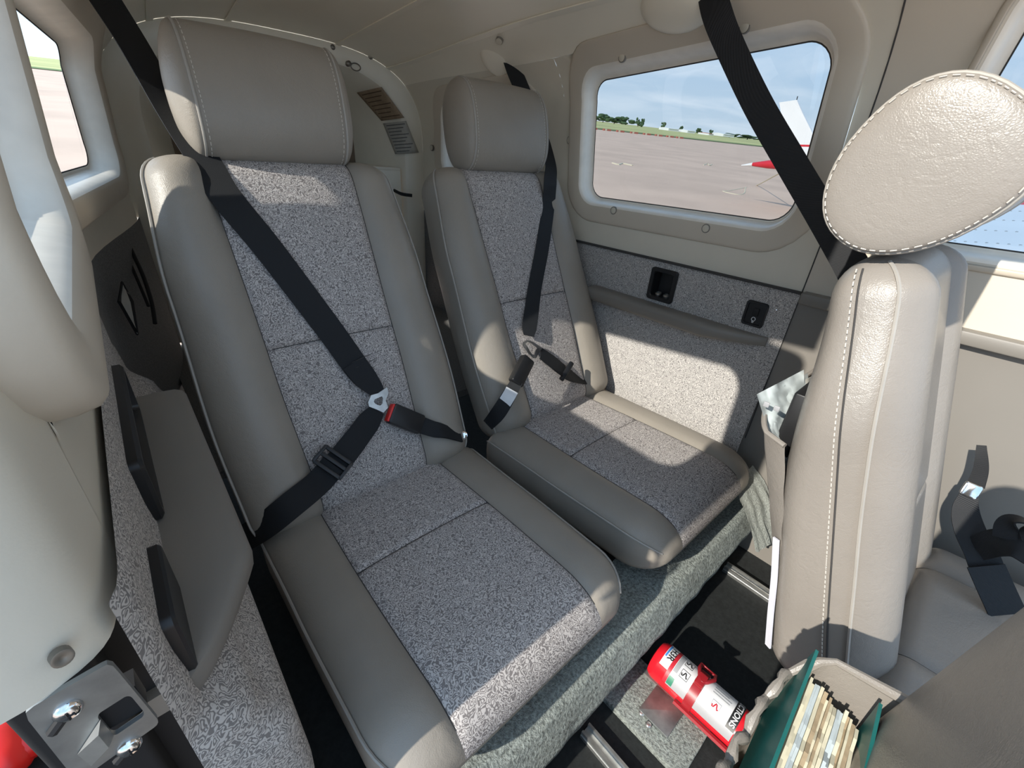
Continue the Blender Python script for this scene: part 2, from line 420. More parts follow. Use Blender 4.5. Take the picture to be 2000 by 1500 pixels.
# window openings in (y, z)
def yz(u, v): p = onR(u, v, -0.03); return (p.y, p.z)
W1 = [yz(1146, 390), yz(1546, 448), yz(1648, 50), yz(1150, 150)]
W2 = [(0.155, -0.098), (-0.52, -0.098), (-0.52, 0.225), (0.118, 0.268)]
W3 = [(1.52, -0.085), (1.12, -0.09), (1.12, 0.165), (1.50, 0.135)]
snaps1 = [(onR(u, v).y, onR(u, v).z) for u, v in ((1218, 113), (1457, 55), (1115, 274), (1201, 411), (1381, 446), (1611, 283))]
SEAM = 0.262
wall_r = sempty('wall_right', (1.08, 0.6, FLOOR), 'cream moulded plastic side wall above grey fabric')
def q4(y0, y1): return [(y0, ZB), (y1, ZB), (y1, zc(y1)), (y0, zc(y0))]
wall_patch('upper_panel', XR, q4(SEAM, 1.0), offset_poly(W1, .0545), 'cream', wall_r, .1095)
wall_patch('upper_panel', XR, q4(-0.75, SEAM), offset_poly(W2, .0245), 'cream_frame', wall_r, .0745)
wall_patch('upper_panel', XR, q4(1.0, 1.65), offset_poly(W3, .0495), 'cream', wall_r, .1095)
window('window_1', XR, 1, W1, 0.006, snaps1, 'large rounded side window framed in cream plastic with round snaps')
window('window_2', XR, 1, W2, 0.006, [], 'front side window cut by the right edge of the picture', 0.05, 0.025)
window('window_3', XR, 1, W3, 0.006, [(onR(u, v).y, onR(u, v).z) for u, v in ((877, 205), (846, 289))], 'small rear window half hidden behind the far headrest', 0.06, 0.05)
wall_l = sempty('wall_left', (-0.05, 0.6, FLOOR), 'cream moulded side wall beside the open door')
YJ = 0.232
W5 = [(.788, -.098), (W1[1][0] - .03, -.098), (W1[2][0] - .03, W1[2][1]), (.788, W1[3][1])]
W4 = [(1.44, -0.09), (0.910, -0.095), (0.910, 0.18), (1.42, 0.145)]
wall_patch('upper_panel', XL, [(.30, ZB - .045), (.852, ZB - .045), (.852, zc(.852)), (.30, zc(.30))], offset_poly(W5, .058), 'cream', wall_l, .118)
wall_patch('upper_panel', XL, q4(0.852, 1.65), offset_poly(W4, .05), 'cream', wall_l, .10)
window('window_4', XL, -1, W4, 0.022, [(0.875, 0.02)], 'small rear window in the near wall beside the grey headrest', 0.05, 0.055, 0.03)
window('window_5', XL, -1, W5, 0.024, [], 'near side window whose thick cream frame fills the left edge', 0.06, 0.062, 0.03)

def grid(name, f, nu, nv, mat, parent=None):
    vs_ = [f(i / nu, j / nv) for i in range(nu + 1) for j in range(nv + 1)]
    fs = [(i * (nv + 1) + j, (i + 1) * (nv + 1) + j, (i + 1) * (nv + 1) + j + 1, i * (nv + 1) + j + 1) for i in range(nu) for j in range(nv)]
    return mesh(name, vs_, fs, mat, parent)
def ceil_pt(fx, y):
    # fx -1 (port cove) .. +1 (starboard cove)
    g = prof(zc(y), y) ** (1 / 3); s = math.copysign(1 - (1 - abs(fx)) ** 1.6, fx)
    a = (xr(y) - CX) if s < 0 else (CX - xl(y))
    q = abs(s) * g; z = ZS + (ztop(y) - ZS) * (1 - q ** 3) ** (1 / 3)
    return V((CX - s / max(abs(s), 1e-9) * q * a if s else CX, y, z))
ceil = grid('ceiling', lambda a, b_: ceil_pt(lerp(-1, 1, a), lerp(-0.42, 1.65, b_)), 60, 46, 'headliner'); struct(ceil, 'glossy cream moulded headliner with lengthwise seams')
# the open door cuts up into the roof on the near side
bm = bmesh.new(); bm.from_mesh(ceil.data)
bmesh.ops.delete(bm, geom=[f for f in bm.faces if f.calc_center_median().y < .225 and f.calc_center_median().x < .23], context='FACES'); bm.to_mesh(ceil.data); bm.free()
def ceil_at(x, y):
    a = (xr(y) - CX) if x > CX else (CX - xl(y)); q = abs(x - CX) / a
    return V((x, y, ZS + (ztop(y) - ZS) * (1 - min(q, .999) ** 3) ** (1 / 3)))
for k_, x0 in enumerate((0.857, 0.69, 0.39, 0.213)):
    ny = 34 if x0 > .3 else 22
    MB().ribbon([ceil_at(x0 + (x0 - CX) * .22 * (1.65 - y), y) - V((0, 0, .0016)) for y in [1.648 - i * .06 for i in range(ny)]],
                [V((-(x0 - CX) * .9, 0, -1))] * ny, 0.016, 0.003).build('seam_strip', 'headliner', ceil)
# cove bumps over the belt guides
def bump_cover(c, ax, rx, ry, h, nm):
    c = V(c); ax = V(ax).normalized(); u = V((0, 1, 0)); u = (u - ax * u.dot(ax)).normalized(); w_ = ax.cross(u); vs_ = []; fs = []; n = 28; R = 8
    for i in range(R + 1):
        t_ = i / R; r_ = math.cos(t_ * math.pi / 2 * .999) ** 0.6 if t_ < 1 else 0.001
        for j in range(n):
            q = 2 * math.pi * j / n; vs_.append(c + u * (rx * r_ * math.cos(q)) + w_ * (ry * r_ * math.sin(q)) + ax * (h * math.sin(t_ * math.pi / 2) - .01))
    for i in range(R):
        for j in range(n): fs.append((i * n + j, i * n + (j + 1) % n, (i + 1) * n + (j + 1) % n, (i + 1) * n + j))
    return mesh(nm, vs_, fs, 'headliner', ceil)
bump_cover(ceil_at(0.972, 0.635), (-.6, 0, -.8), .085, .06, .032, 'belt_guide_cover')
bc = bump_cover(ceil_at(0.962, 1.19), (-.6, -.3, -.7), .05, .06, .016, 'belt_guide_cover')
q_ = None
for k_ in range(400):
    q_ = aty(975, 80, .8 + k_ * .0015)
    if abs(q_.x - CX) >= (xr(q_.y) - CX) * .998 or q_.z > ceil_at(q_.x, q_.y).z - .008: break
r_ = MB().lathe(q_, (-.6, -.3, -.7), [(.010, -.012), (.010, .001), (.008, .002)], 18).build('snap', 'snap_ring', bc)
MB().lathe(q_, (-.6, -.3, -.7), [(.0085, -.010), (.0085, .003), (.005, .004), (.001, .004)], 18).build('snap_cap', 'snap', bc)

# lower walls
def lower(name, XF, y0, y1, z0, z1, mat, parent, off=0.0, sgn=1):
    return grid(name, lambda a, b_: V((XF(lerp(y0, y1, a), lerp(z0, z1, b_)) - sgn * off, lerp(y0, y1, a), lerp(z0, z1, b_))), 10, 10, mat, parent)
MB().tube([V((XR(SEAM, lerp(-.60, .27, k / 20)) - .0045 * (lerp(-.60, .27, k / 20) < ZB), SEAM, lerp(-.60, .27, k / 20))) for k in range(21)], .0014, 5).build('panel_seam', 'seam_dark', wall_r)
lower('front_lower_panel', XR, -0.75, SEAM + .06, FLOOR, ZB + .001, 'grey_plastic', wall_r, .002)
lower('baggage_side_panel', XR, 0.95, 1.65, FLOOR, ZB, 'dark_panel', wall_r, .003)
lower('baggage_side_panel', XL, 0.86, 1.65, FLOOR, ZB + .01, 'dark_panel', wall_l, .006, -1)
MB().box((-0.084, YJ + .050, -0.59), .030, .012, .345).build('door_jamb', 'rubber', wall_l)
lower('lower_panel', XL, YJ + .04, 0.87, FLOOR, ZB + .004, 'dark_panel', wall_l, -.004, -1)
# front grey panel ledge by the pilot's elbow
MB().box((1.075, -0.22, ZB - .008), .016, .478, .012, None, .006).build('ledge', 'grey_plastic', wall_r)
# door jamb on the near side
jm = MB()
jp = []
for i in range(17):
    t_ = 1 - (1 - i / 16) ** 1.7; a = t_; jp.append((-0.052 - 0.005 * t_ - 0.036 * t_ ** 9, .302 - (.302 - YJ + .014) * t_) if i < 16 else (-0.102, YJ - .0145))
zz = [lerp(zc(.25) * .98, -0.243, k / 12) for k in range(13)]
vs_ = []; fs = []
for z in zz:
    for (x, y) in jp: vs_.append((x + (XL(y, z) - XL(y, -.2)), y, z))
for i in range(len(zz) - 1):
    for j in range(16): fs.append((i * 17 + j, (i + 1) * 17 + j, (i + 1) * 17 + j + 1, i * 17 + j + 1))
mesh('door_post_trim', vs_, fs, 'cream', wall_l)
MB().box((-0.092, YJ + .040, -0.29), .020, .02, .60, None, .004).build('door_jamb', 'rubber', wall_l)
MB().lathe(aty(122, 1285, YJ - .013), (0.3, -.9, .2), [(.0042, -.004), (.0042, .0008), (.003, .0010), (.0012, .0002)], 18).build('screw', 'screw', wall_l)

# rear bulkhead
def arch(scale, y, n=49, low=-0.6, dz=0.0):
    pts = []; zt = ztop(1.65)
    side = [(xr(1.65) - CX), (CX - xl(1.65))]
    for k in range(8): pts.append((CX + side[0] * scale, lerp(low, ZS, k / 8)))
    for k in range(n):
        a = math.pi * k / (n - 1); c, s = math.cos(a), math.sin(a)
        X = math.copysign(abs(c) ** (2 / 3), c); Z = s ** (2 / 3)
        pts.append((CX + X * (side[0] if X > 0 else side[1]) * scale, ZS + Z * (zt - ZS) * scale + dz))
    for k in range(8): pts.append((CX - side[1] * scale, lerp(ZS, low, (k + 1) / 8)))
    return [V((x, y, z)) for x, z in pts]
def loft(nm, rows, mat, parent, close=False):
    vs_ = []; fs = []
    for r in rows: vs_ += r
    k = len(rows[0])
    for i in range(len(rows) - 1):
        for j in range(k - 1): fs.append((i * k + j, i * k + j + 1, (i + 1) * k + j + 1, (i + 1) * k + j))
    if close: fs.append(tuple((len(rows) - 1) * k + j for j in range(k)))
    return mesh(nm, vs_, fs, mat, parent)
wall_b = sempty('wall_rear', (CX, 1.65, FLOOR), 'pale moulded arch closing the baggage bay')
loft('arch_ring', [arch(1.0, 1.644), arch(.97, 1.640), arch(.86, 1.642), arch(.835, 1.65)], 'bulkhead', wall_b)
loft('recess', [arch(.835, 1.65), arch(.81, 1.67), arch(.74, 1.78), arch(.66, 1.92)], 'bulkhead', wall_b)
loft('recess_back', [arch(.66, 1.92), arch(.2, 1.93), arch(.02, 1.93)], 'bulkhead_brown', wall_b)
MB().box((CX, 1.80, -0.075), .36, .14, .006, None, .004).build('shelf', 'bulkhead', wall_b)
MB().box((CX, 1.665, -0.30), .36, .006, .22, None, .004).build('shelf_front', 'bulkhead', wall_b)
for (u, v) in ((650, 92), (724, 111), (790, 150), (827, 220), (842, 295), (193, 155), (211, 271), (235, 377)):
    p = aty(u, v, 1.641)
    MB().lathe(p, (0, -1, 0), [(.0075, -.004), (.0075, .001), (.005, .0035), (.001, .004)], 14).build('screw', 'screw', wall_b)
# baggage floor and the lower tub behind the seats
bag = struct(MB().box((CX, 1.27, -0.62), .5, .38, .01).build('trim_1', 'dark_panel'), 'dark baggage floor behind the rear seats')

# ------------------------------------------------------------------ floor, bench base, rails
fl = struct(MB().box((CX, 0.45, FLOOR - .01), .60, 1.22, .01).build('floor', 'floor_black'), 'black rubber cabin floor')
for x0, y0, y1 in ((0.972, -0.75, 0.17), (0.405, -0.75, 0.17), (0.66, -.75, -.15)):
    mb = MB()
    mb.box((x0, (y0 + y1) / 2, FLOOR + .004), .0125, (y1 - y0) / 2, .004); mb.box((x0 - .009, (y0 + y1) / 2, FLOOR + .010), .0022, (y1 - y0) / 2, .008); mb.box((x0 + .009, (y0 + y1) / 2, FLOOR + .010), .0022, (y1 - y0) / 2, .008)
    r_ = mb.build('seat_rail', 'aluminium', None, False)
    tag(r_, {0.972: 'aluminium seat rail running under the far front seat', 0.405: 'aluminium seat rail on the floor left of the fire extinguisher', 0.66: 'aluminium seat rail hidden under the inner edge of far front seat'}[x0], 'rail', 'seat rails')
def bench(a, b_):
    prof_ = [(.30, -.752), (.245, -.750), (.205, -.747), (.182, -.755), (.168, -.780), (.158, -.805), (.160, -.822), (.185, -.835), (.20, -.85), (.20, FLOOR)]
    f = b_ * (len(prof_) - 1); i = min(int(f), len(prof_) - 2); t_ = f - i
    y = lerp(prof_[i][0], prof_[i + 1][0], t_); z = lerp(prof_[i][1], prof_[i + 1][1], t_); x = lerp(0.0, 1.058, a)
    n_ = noise.noise(V((x * 22, z * 22, 3))) * .0035
    return V((x, y + n_, z + n_ * .5))
bb = thing('bench_base', 'raised step carpeted in grey-green pile under both rear seats', 'carpeted base', (CX, .18, FLOOR))
grid('carpet', bench, 150, 45, 'carpet', bb)
MB().box((CX, .46, -.852), .52, .25, .08).build('box', 'floor_black', bb)
fr_ = []
for k_ in range(26):
    t_ = k_ / 25; p = V((lerp(.985, 1.07, t_), .165 - .035 * t_, -.80 + .05 * t_))
    fr_.append(p)
def flap(a, b_):
    x = lerp(.955, 1.075, a); y = lerp(.235, .135 - .03 * a + .012 * noise.noise(V((a * 6, 0, 1))), b_); z = lerp(-.66, -.80 + .02 * noise.noise(V((a * 9, 2, b_))), b_ ** 1.3)
    return V((x, y - .014, z + .008 * noise.noise(V((a * 5, b_ * 5, 7)))))
grid('torn_flap', flap, 20, 14, 'carpet_pale', bb)

# ------------------------------------------------------------------ seats
class Pad:
    def __init__(s, o, Vd, Nd, Ln, wf, bf, depth, bolster, crown, c0, c1, cw0, cw1, seam=None, n=4.5, Ud=V((1, 0, 0)), groove=.006, sway=None):
        s.o = V(o); s.V = V(Vd).normalized(); s.N = V(Nd).normalized(); s.U = V(Ud); s.L = Ln; s.wf = wf; s.bf = bf; s.d = depth; s.bol = bolster; s.cr = crown
        s.c0, s.c1, s.cw0, s.cw1, s.seam, s.n, s.g, s.sway = c0, c1, cw0, cw1, seam, n, groove, sway
        vl = [c0 * (1 - math.cos(math.pi / 2 * i / 9)) for i in range(9)] + [lerp(c0, Ln - c1, i / 36) for i in range(37)] + [Ln - c1 + c1 * math.sin(math.pi / 2 * i / 9) for i in range(1, 10)]
        if seam: vl = [v for v in vl if abs(v - seam) > .012] + [seam + k for k in (-.011, -.007, -.004, -.002, 0, .002, .004, .007, .011)]
        s.vl = sorted(vl)
    def e(s, v):
        if v < s.c0: q = 1 - v / s.c0; return math.sqrt(max(0, 1 - q * q)), s.cw0
        if v > s.L - s.c1: q = 1 - (s.L - v) / s.c1; return math.sqrt(max(0, 1 - q * q)), s.cw1
        return 1, 0
    def w(s, v): e_, cw = s.e(v); return s.wf(v) - cw * (1 - e_)
    def b(s, v): return min(s.bf(v), s.w(v) - .02)
    def nf(s, U, v, back=False):
        e_, _ = s.e(v); w_ = s.w(v); b_ = s.b(v); q = (1 - min(1, abs(U / w_)) ** s.n) ** (1 / s.n)
        d_ = s.d(v) if callable(s.d) else s.d; h = d_ / 2 * e_ * q
        if back: return -d_ / 2 - h
        f = -d_ / 2 + h
        if abs(U) > b_: f += e_ * s.bol * math.sin(math.pi * min(1, (abs(U) - b_) / (w_ - b_))) ** .8
        else: f += e_ * s.cr * (1 - (U / b_) ** 2)
        f -= e_ * s.g * math.exp(-((abs(U) - b_) / .005) ** 2)
        if s.seam and abs(U) < b_: f -= e_ * s.g * math.exp(-((v - s.seam) / .004) ** 2)
        return f
    def pt(s, U, v, n_):
        p = s.o + s.U * U + s.V * v + s.N * n_
        if s.sway: p += s.N * s.sway(v)
        return p
    def S(s, U, v, h=0.0): return s.pt(U, v, s.nf(U, v) + h)
    def pix(s, u, v, h=0.0):
        # where the line of sight meets the padded surface, lifted by h
        r_ = ray(u, v); n_ = 0
        for _ in range(25):
            t_ = (s.o + s.N * (n_ + h)).dot(s.N) / r_.dot(s.N); p = r_ * t_; q = p - s.o; U = q.dot(s.U); vv = q.dot(s.V)
            w_ = s.w(min(max(vv, .005), s.L - .005)) * .97
            n_ = lerp(n_, s.nf(max(-w_, min(w_, U)), min(max(vv, .01), s.L - .01)), .6)
        return p
    def build(s, root, mL, mF, names=('bolster', 'insert_panel', 'back_shell'), piping='piping'):
        kb = 12; ki = 20; rows = []
        for v in s.vl:
            w_ = s.w(v); b_ = s.b(v)
            us = [-w_ + (w_ - b_) * (1 - math.cos(math.pi / 2 * (i / kb))) ** 1.0 for i in range(kb)]
            # cluster again near the seam
            us += [-b_ + 2 * b_ * (0.5 - 0.5 * math.cos(math.pi * i / ki)) for i in range(ki + 1)]
            us += [-x for x in reversed(us[:kb])]
            front = [s.pt(U, v, s.nf(U, v)) for U in us]; back = [s.pt(U, v, s.nf(U, v, True)) for U in reversed(us)]
            rows.append((front, back))
        def strip(nm, i0, i1, j0, j1, back, mat):
            vs_ = []; fs = []
            for i in range(i0, i1 + 1): vs_ += rows[i][1 if back else 0][j0:j1 + 1]
            k = j1 - j0 + 1
            for i in range(i1 - i0):
                for j in range(k - 1): fs.append((i * k + j, i * k + j + 1, (i + 1) * k + j + 1, (i + 1) * k + j))
            return mesh(nm, vs_, fs, mat, root)
        R = len(rows) - 1; M = 2 * kb + ki
        strip(names[0], 0, R, 0, kb, False, mL); strip(names[0], 0, R, kb + ki, M, False, mL)
        if s.seam:
            q = s.vl.index(s.seam); strip(names[1], 0, q, kb, kb + ki, False, mF); strip(names[1], q, R, kb, kb + ki, False, mF)
        else: strip(names[1], 0, R, kb, kb + ki, False, mF)
        strip(names[2], 0, R, 0, M, True, mL)
        # welt cord where the front meets the shell, and thin dark seams
        if piping:
            for sg in (-1, 1):
                pts = [s.pt(sg * s.w(v) * .992, v, s.nf(s.w(v) * .97, v) - .004) for v in s.vl[3:-3]]
                MB().tube(pts, .0022, 6).build('welt', piping, root)
        for sg in (-1, 1):
            MB().tube([s.S(sg * s.b(v), v, -.0002) for v in s.vl[4:-4]], .0011, 5).build('seam', 'seam_dark', root)
        if s.seam:
            b_ = s.b(s.seam); MB().tube([s.S(b_ * x / 10, s.seam, -.0002) for x in range(-10, 11)], .0011, 5).build('seam', 'seam_dark', root)

def bolt_roll(root, c, hl, seam, sv, sn, Vd, Nd, mat, n=2.6, cap=.03, names=('cover', 'end_panel'), stitch=True, egg=0.0, flat=2.2, wr=.0024):
    # a padded roll lying along x: oval section, domed end panels
    c = V(c); Vd = V(Vd).normalized(); Nd = V(Nd).normalized(); M = 48
    def sec(x, f, crown):
        out_ = []
        for j in range(M):
            a = 2 * math.pi * j / M; ca, sa = math.cos(a), math.sin(a)
            k = 1 + egg * sa
            out_.append(c + V((1, 0, 0)) * x + Nd * (sn * f * (k) * crown * math.copysign(abs(ca) ** (2 / n), ca)) + Vd * (sv * f * crown * math.copysign(abs(sa) ** (2 / n), sa)))
        return out_
    mid = [sec(lerp(-seam, seam, i / 24), 1.0, 1 + .03 * (1 - (2 * i / 24 - 1) ** 2) - (.018 if i in (0, 24) else 0)) for i in range(25)]
    def tub(nm, rows, close=False):
        vs_ = []; fs = []
        for r in rows: vs_ += r
        for i in range(len(rows) - 1):
            for j in range(M): fs.append((i * M + j, i * M + (j + 1) % M, (i + 1) * M + (j + 1) % M, (i + 1) * M + j))
        if close: fs.append(tuple((len(rows) - 1) * M + j for j in range(M)))
        return mesh(nm, vs_, fs, mat, root)
    tub(names[0], mid)
    for sg in (-1, 1):
        rows = [sec(sg * (seam + (hl - seam) * (math.sin(math.pi / 2 * i / 9))), max(.01, (1 - (math.sin(math.pi / 2 * i / 9)) ** flat) ** (1 / 1.7)), 1 - (.018 if i == 0 else 0)) for i in range(10)]
        tub(names[1], rows, True)
        loop = sec(sg * (seam + .0005), 1.0, .99)
        MB().tube(loop, wr, 8, True).build('welt', 'piping', root)
        if stitch:
            mb = MB(); per = []
            for lp, j in [(sec(sg * (seam - .007), 1.0, 1.003), j) for j in range(M)] + ([(sec(sg * (seam + (hl - seam) * .62), .972, 1.0), j) for j in range(M)] if flat > 3 else []):
                a, b_ = lp[j], lp[(j + 1) % M]; k = max(1, int((b_ - a).length / .0058))
                for q in range(k): per.append((a.lerp(b_, (q + .15) / k), a.lerp(b_, (q + .75) / k)))
            for a, b_ in per:
                mb.tube([a, b_], .0007, 4)
            st = mb.build('stitching', 'thread', root, False); st['kind'] = 'stuff'

XC = 0.275
cush = Pad((XC + .012, .705, -.62), (0, -1, .045), (0, .045, 1), .507, lambda v: interp(v, [(0, .236), (.2, .233), (.5, .226)]), lambda v: .130 + .006 * math.sin(v * 5), .118, .008, .004, .03, .085, .03, .060, .21, 5)
back = Pad((XC, .645, -.63), (0, .467, .884), (0, -.884, .467), .692, lambda v: interp(v, [(0, .232), (.22, .240), (.45, .234), (.69, .215)]), lambda v: interp(v, [(0, .112), (.3, .122), (.66, .128)]), .115, .020, .004, .05, .055, .03, .05, .335, 4.5)
seatL = thing('rear_seat', 'nearest rear seat, grey leather with speckled fabric centre and tall headrest, beside the armrest', 'seat', (XC, .45, -.74), 'rear passenger seats')
back.build(seatL, 'leather', 'fabric', ('backrest_bolster', 'backrest_insert', 'backrest_shell'))
cush.build(seatL, 'leather', 'fabric', ('cushion_bolster', 'cushion_insert', 'cushion_shell'))
bolt_roll(seatL, (XC + .003, 1.012, .055), .150, .120, .102, .062, (0, .20, .98), (0, -.98, .20), 'leather', 2.45)
for sx in (-.06, .06):
    MB().tube([(XC + sx, 1.02, .03), (XC + sx, .985, -.10)], .006, 10).build('headrest_post', 'chrome', seatL)
DX = 0.520; DB = 0.025
seatR = copy_tree(seatL); seatR.location.x += DX
for ch in [x for x in bpy.data.objects if x.parent == seatR and not x.name.startswith('cushion')]:
    if not (ch.name.startswith(('welt', 'seam')) and ch.data.vertices[0].co.z < -.55 and ch.data.vertices[-1].co.z < -.5): ch.location.x += DB + (.012 if ch.data.vertices[0].co.z > -.045 and ch.data.vertices[0].co.y > .93 and not ch.name.startswith('backrest') else 0)
seatR['label'] = 'far rear seat under the large window, grey leather with speckled fabric centre'
padL = (back, cush)
backR = Pad(back.o + V((DX + DB, 0, 0)), back.V, back.N, back.L, back.wf, back.bf, back.d, back.bol, back.cr, back.c0, back.c1, back.cw0, back.cw1, back.seam, back.n)
cushR = Pad(cush.o + V((DX, 0, 0)), cush.V, cush.N, cush.L, cush.wf, cush.bf, cush.d, cush.bol, cush.cr, cush.c0, cush.c1, cush.cw0, cush.cw1, cush.seam, cush.n)

# far front seat
PX = 0.825
pback = Pad((PX, -.142, -.699), (0, .30, .954), (0, -.954, .30), .665, lambda v: interp(v, [(0, .20), (.2, .214), (.44, .212), (.645, .172)]), lambda v: .118, lambda v: interp(v, [(0, .162), (.3, .145), (.64, .10)]), .020, -.004, .055, .05, .03, .05, .27, 3.6)
pcush = Pad((PX, -.10, -.60), (0, -1, .03), (0, .03, 1), .50, lambda v: .215, lambda v: .12, .12, .012, .004, .04, .07, .03, .05, .25, 4.5)
seatP = thing('front_seat', 'far front seat seen side on, smooth taupe leather, oval stitched headrest', 'seat', (PX, -.2, FLOOR), 'front seats')
pback.build(seatP, 'leather_front', 'leather_front', ('backrest_bolster', 'backrest_insert', 'backrest_shell'))
pcush.build(seatP, 'leather_front', 'leather_front', ('cushion_bolster', 'cushion_insert', 'cushion_shell'))
bolt_roll(seatP, (.850, .098, .010), .205, .190, .085, .077, (0, -.55, .83), (0, -.83, -.55), 'leather_front', 2.25, egg=.16, flat=5.0, wr=.0036)
# raised side seam with its row of stitches
for sg in (-1, 1):
    sv_ = [v for v in pback.vl if .02 < v < pback.L - .01]
    mbs = MB(); pth = [pback.pt(sg * (pback.w(v) + .001), v, -.058) for v in sv_]; dens = []
    for a_, b_ in zip(pth, pth[1:]):
        k = max(1, int((b_ - a_).length / .006))
        for q in range(k): dens.append((a_.lerp(b_, (q + .15) / k), a_.lerp(b_, (q + .75) / k)))
    for a_, b_ in dens: mbs.tube([a_ + V((-.0004 * -sg, .006, 0)), b_ + V((-.0004 * -sg, .006, 0))], .0008, 4)
    st_ = mbs.build('stitching', 'thread', seatP, False); st_['kind'] = 'stuff'
    MB().tube(pth, .0012, 5).build('side_seam', 'seam_dark', seatP)
for sx in (.02, .12):
    MB().tube([(PX + sx, .115, .0), (PX + sx, .09, -.13)], .006, 10).build('headrest_post', 'chrome', seatP)

# ------------------------------------------------------------------ far side panel with armrest
def XP(y, z): return xr(y) - .006 - .022 * interp(-z, [(.36, 0.0), (.62, 1.0)])
spR = thing('side_panel', 'speckled grey fabric wall panel below the large far window', 'wall panel', (1.07, .6, -.60))
def pyz(u, v): 
    x = 1.07
    for _ in range(20): p = atx(u, v, x); x = XP(p.y, p.z)
    return p
ash = [pyz(1262, 583), pyz(1318, 601), pyz(1333, 526), pyz(1268, 516)]
ashq = [(p.y, p.z) for p in ash]
ac = sum((V(p) for p in ashq), V((0, 0))) / 4
wall_patch('fabric', XP, [(SEAM, -.36), (.98, -.36), (.98, ZB - .002), (SEAM, ZB - .002)], [(ac.x + .033, ac.y - .036), (ac.x - .033, ac.y - .036), (ac.x - .033, ac.y + .036), (ac.x + .033, ac.y + .036)], 'panel_fabric', spR, .006)
grid('fabric', lambda a, b_: V((XP(lerp(SEAM, .98, a), lerp(-.36, -.70, b_)), lerp(SEAM, .98, a), lerp(-.36, -.70, b_))), 12, 30, 'panel_fabric', spR)
MB().box((1.078, .62, ZB - .001), .006, .36, .0025).build('top_edge', 'seam_dark', spR)
def armrest(root, sgn, y0, yk, y1, xw, pr, zt_, mat='armrest', th=.036):
    ys = [y0 + (yk - y0) * k / 8 for k in range(9)] + [lerp(yk, y1, k / 6) for k in range(1, 7)]
    vs_ = []; fs = []
    for y in ys:
        p_ = (.006 + (pr - .006) * ((y - y0) / (yk - y0)) ** .75) if y < yk else pr
        t_ = th * (.55 + .45 * min(1, (y - y0) / (yk - y0)))
        x0 = xw(y)
        for (dx_, dz) in ((-.02, 0), (p_ * .5, .002), (p_ * .82, .0005), (p_ * .95, -.004), (p_, -.011), (p_ * .97, -t_ * .75), (p_ * .86, -t_ * .95), (p_ * .5, -t_), (-.02, -t_)):
            vs_.append(V((x0 - sgn * dx_, y, zt_ + dz)))
    k = 9
    for i in range(len(ys) - 1):
        for j in range(k - 1): fs.append((i * k + j, i * k + j + 1, (i + 1) * k + j + 1, (i + 1) * k + j))
    fs.append(tuple(range(k))); fs.append(tuple((len(ys) - 1) * k + j for j in range(k)))
    o = mesh('armrest', vs_, fs, mat, root); autos(o, 50); return o
armrest(spR, 1, .292, .43, .80, lambda y: XP(y, -.34), .047, -.336)
# cubby with headset sockets
c = V((XP(ac.x, ac.y), ac.x, ac.y)); tilt = 0.0
cub = MB(); D = .03
def rrect(hy, hz, r): return round_poly([(hy, -hz), (-hy, -hz), (-hy, hz), (hy, hz)], r, 6)
def ringset(cc, sgn, rows, nm, mat, parent, close=True):
    vs_ = []; fs = []; k = None
    for (hy, hz, r, pr) in rows:
        pl = rrect(hy, hz, r); k = len(pl); vs_ += [V((cc.x - sgn * pr, cc.y + p.x, cc.z + p.y)) for p in pl]
    for i in range(len(rows) - 1):
        for j in range(k): fs.append((i * k + j, i * k + (j + 1) % k, (i + 1) * k + (j + 1) % k, (i + 1) * k + j))
    if close: fs.append(tuple((len(rows) - 1) * k + j for j in range(k)))
    o = mesh(nm, vs_, fs, mat, parent); autos(o, 35); return o
cb = ringset(c, 1, [(.039, .043, .008, -.002), (.039, .043, .008, .006), (.037, .041, .008, .0085), (.030, .034, .007, .0085), (.028, .032, .006, .006), (.026, .030, .005, -D)], 'cubby', 'black_plastic', spR)
for k_ in (-1, 1):
    j_ = V((c.x + .010, c.y + k_ * .0125, c.z - .0295))
    MB().lathe(j_, (-.35, 0, 1), [(.0085, 0), (.0085, .004), (.006, .006), (.0035, .006), (.003, .002)], 18).build('headset_socket', 'aluminium', cb)
# light switch plate
p = pyz(1475, 613); c = V((XP(p.y, p.z), p.y, p.z))
sw = ringset(c, 1, [(.0245, .029, .007, -.002), (.0245, .029, .007, .004), (.023, .0275, .006, .006), (.019, .0235, .004, .006), (.018, .0225, .004, .003)], 'switch_plate', 'black_plastic', spR)
ringset(c + V((0, -.002, .005)), 1, [(.006, .009, .001, .002), (.006, .009, .001, .006), (.005, .004, .001, .0075)], 'rocker', 'rubber', sw)
g_ = c + V((-.0036, -.001, -.012)); a_ = [g_ + V((0, math.cos(2 * math.pi * i / 14) * .0042, math.sin(2 * math.pi * i / 14) * .0045)) for i in range(14)]
mb = MB().tube(a_, .0009, 5, True); mb.tube([g_ + V((0, -.0015, -.005)), g_ + V((0, -.0012, -.009))], .0009, 5); mb.tube([g_ + V((0, .0015, -.005)), g_ + V((0, .0012, -.009))], .0009, 5)
mb.build('lamp_symbol', 'label_white', sw)
p = pyz(1516, 606); MB().lathe((XP(p.y, p.z), p.y, p.z), (-1, 0, 0), [(.003, -.001), (.003, .001), (.0015, .002), (.0004, .002)], 12).build('screw', 'chrome', spR)

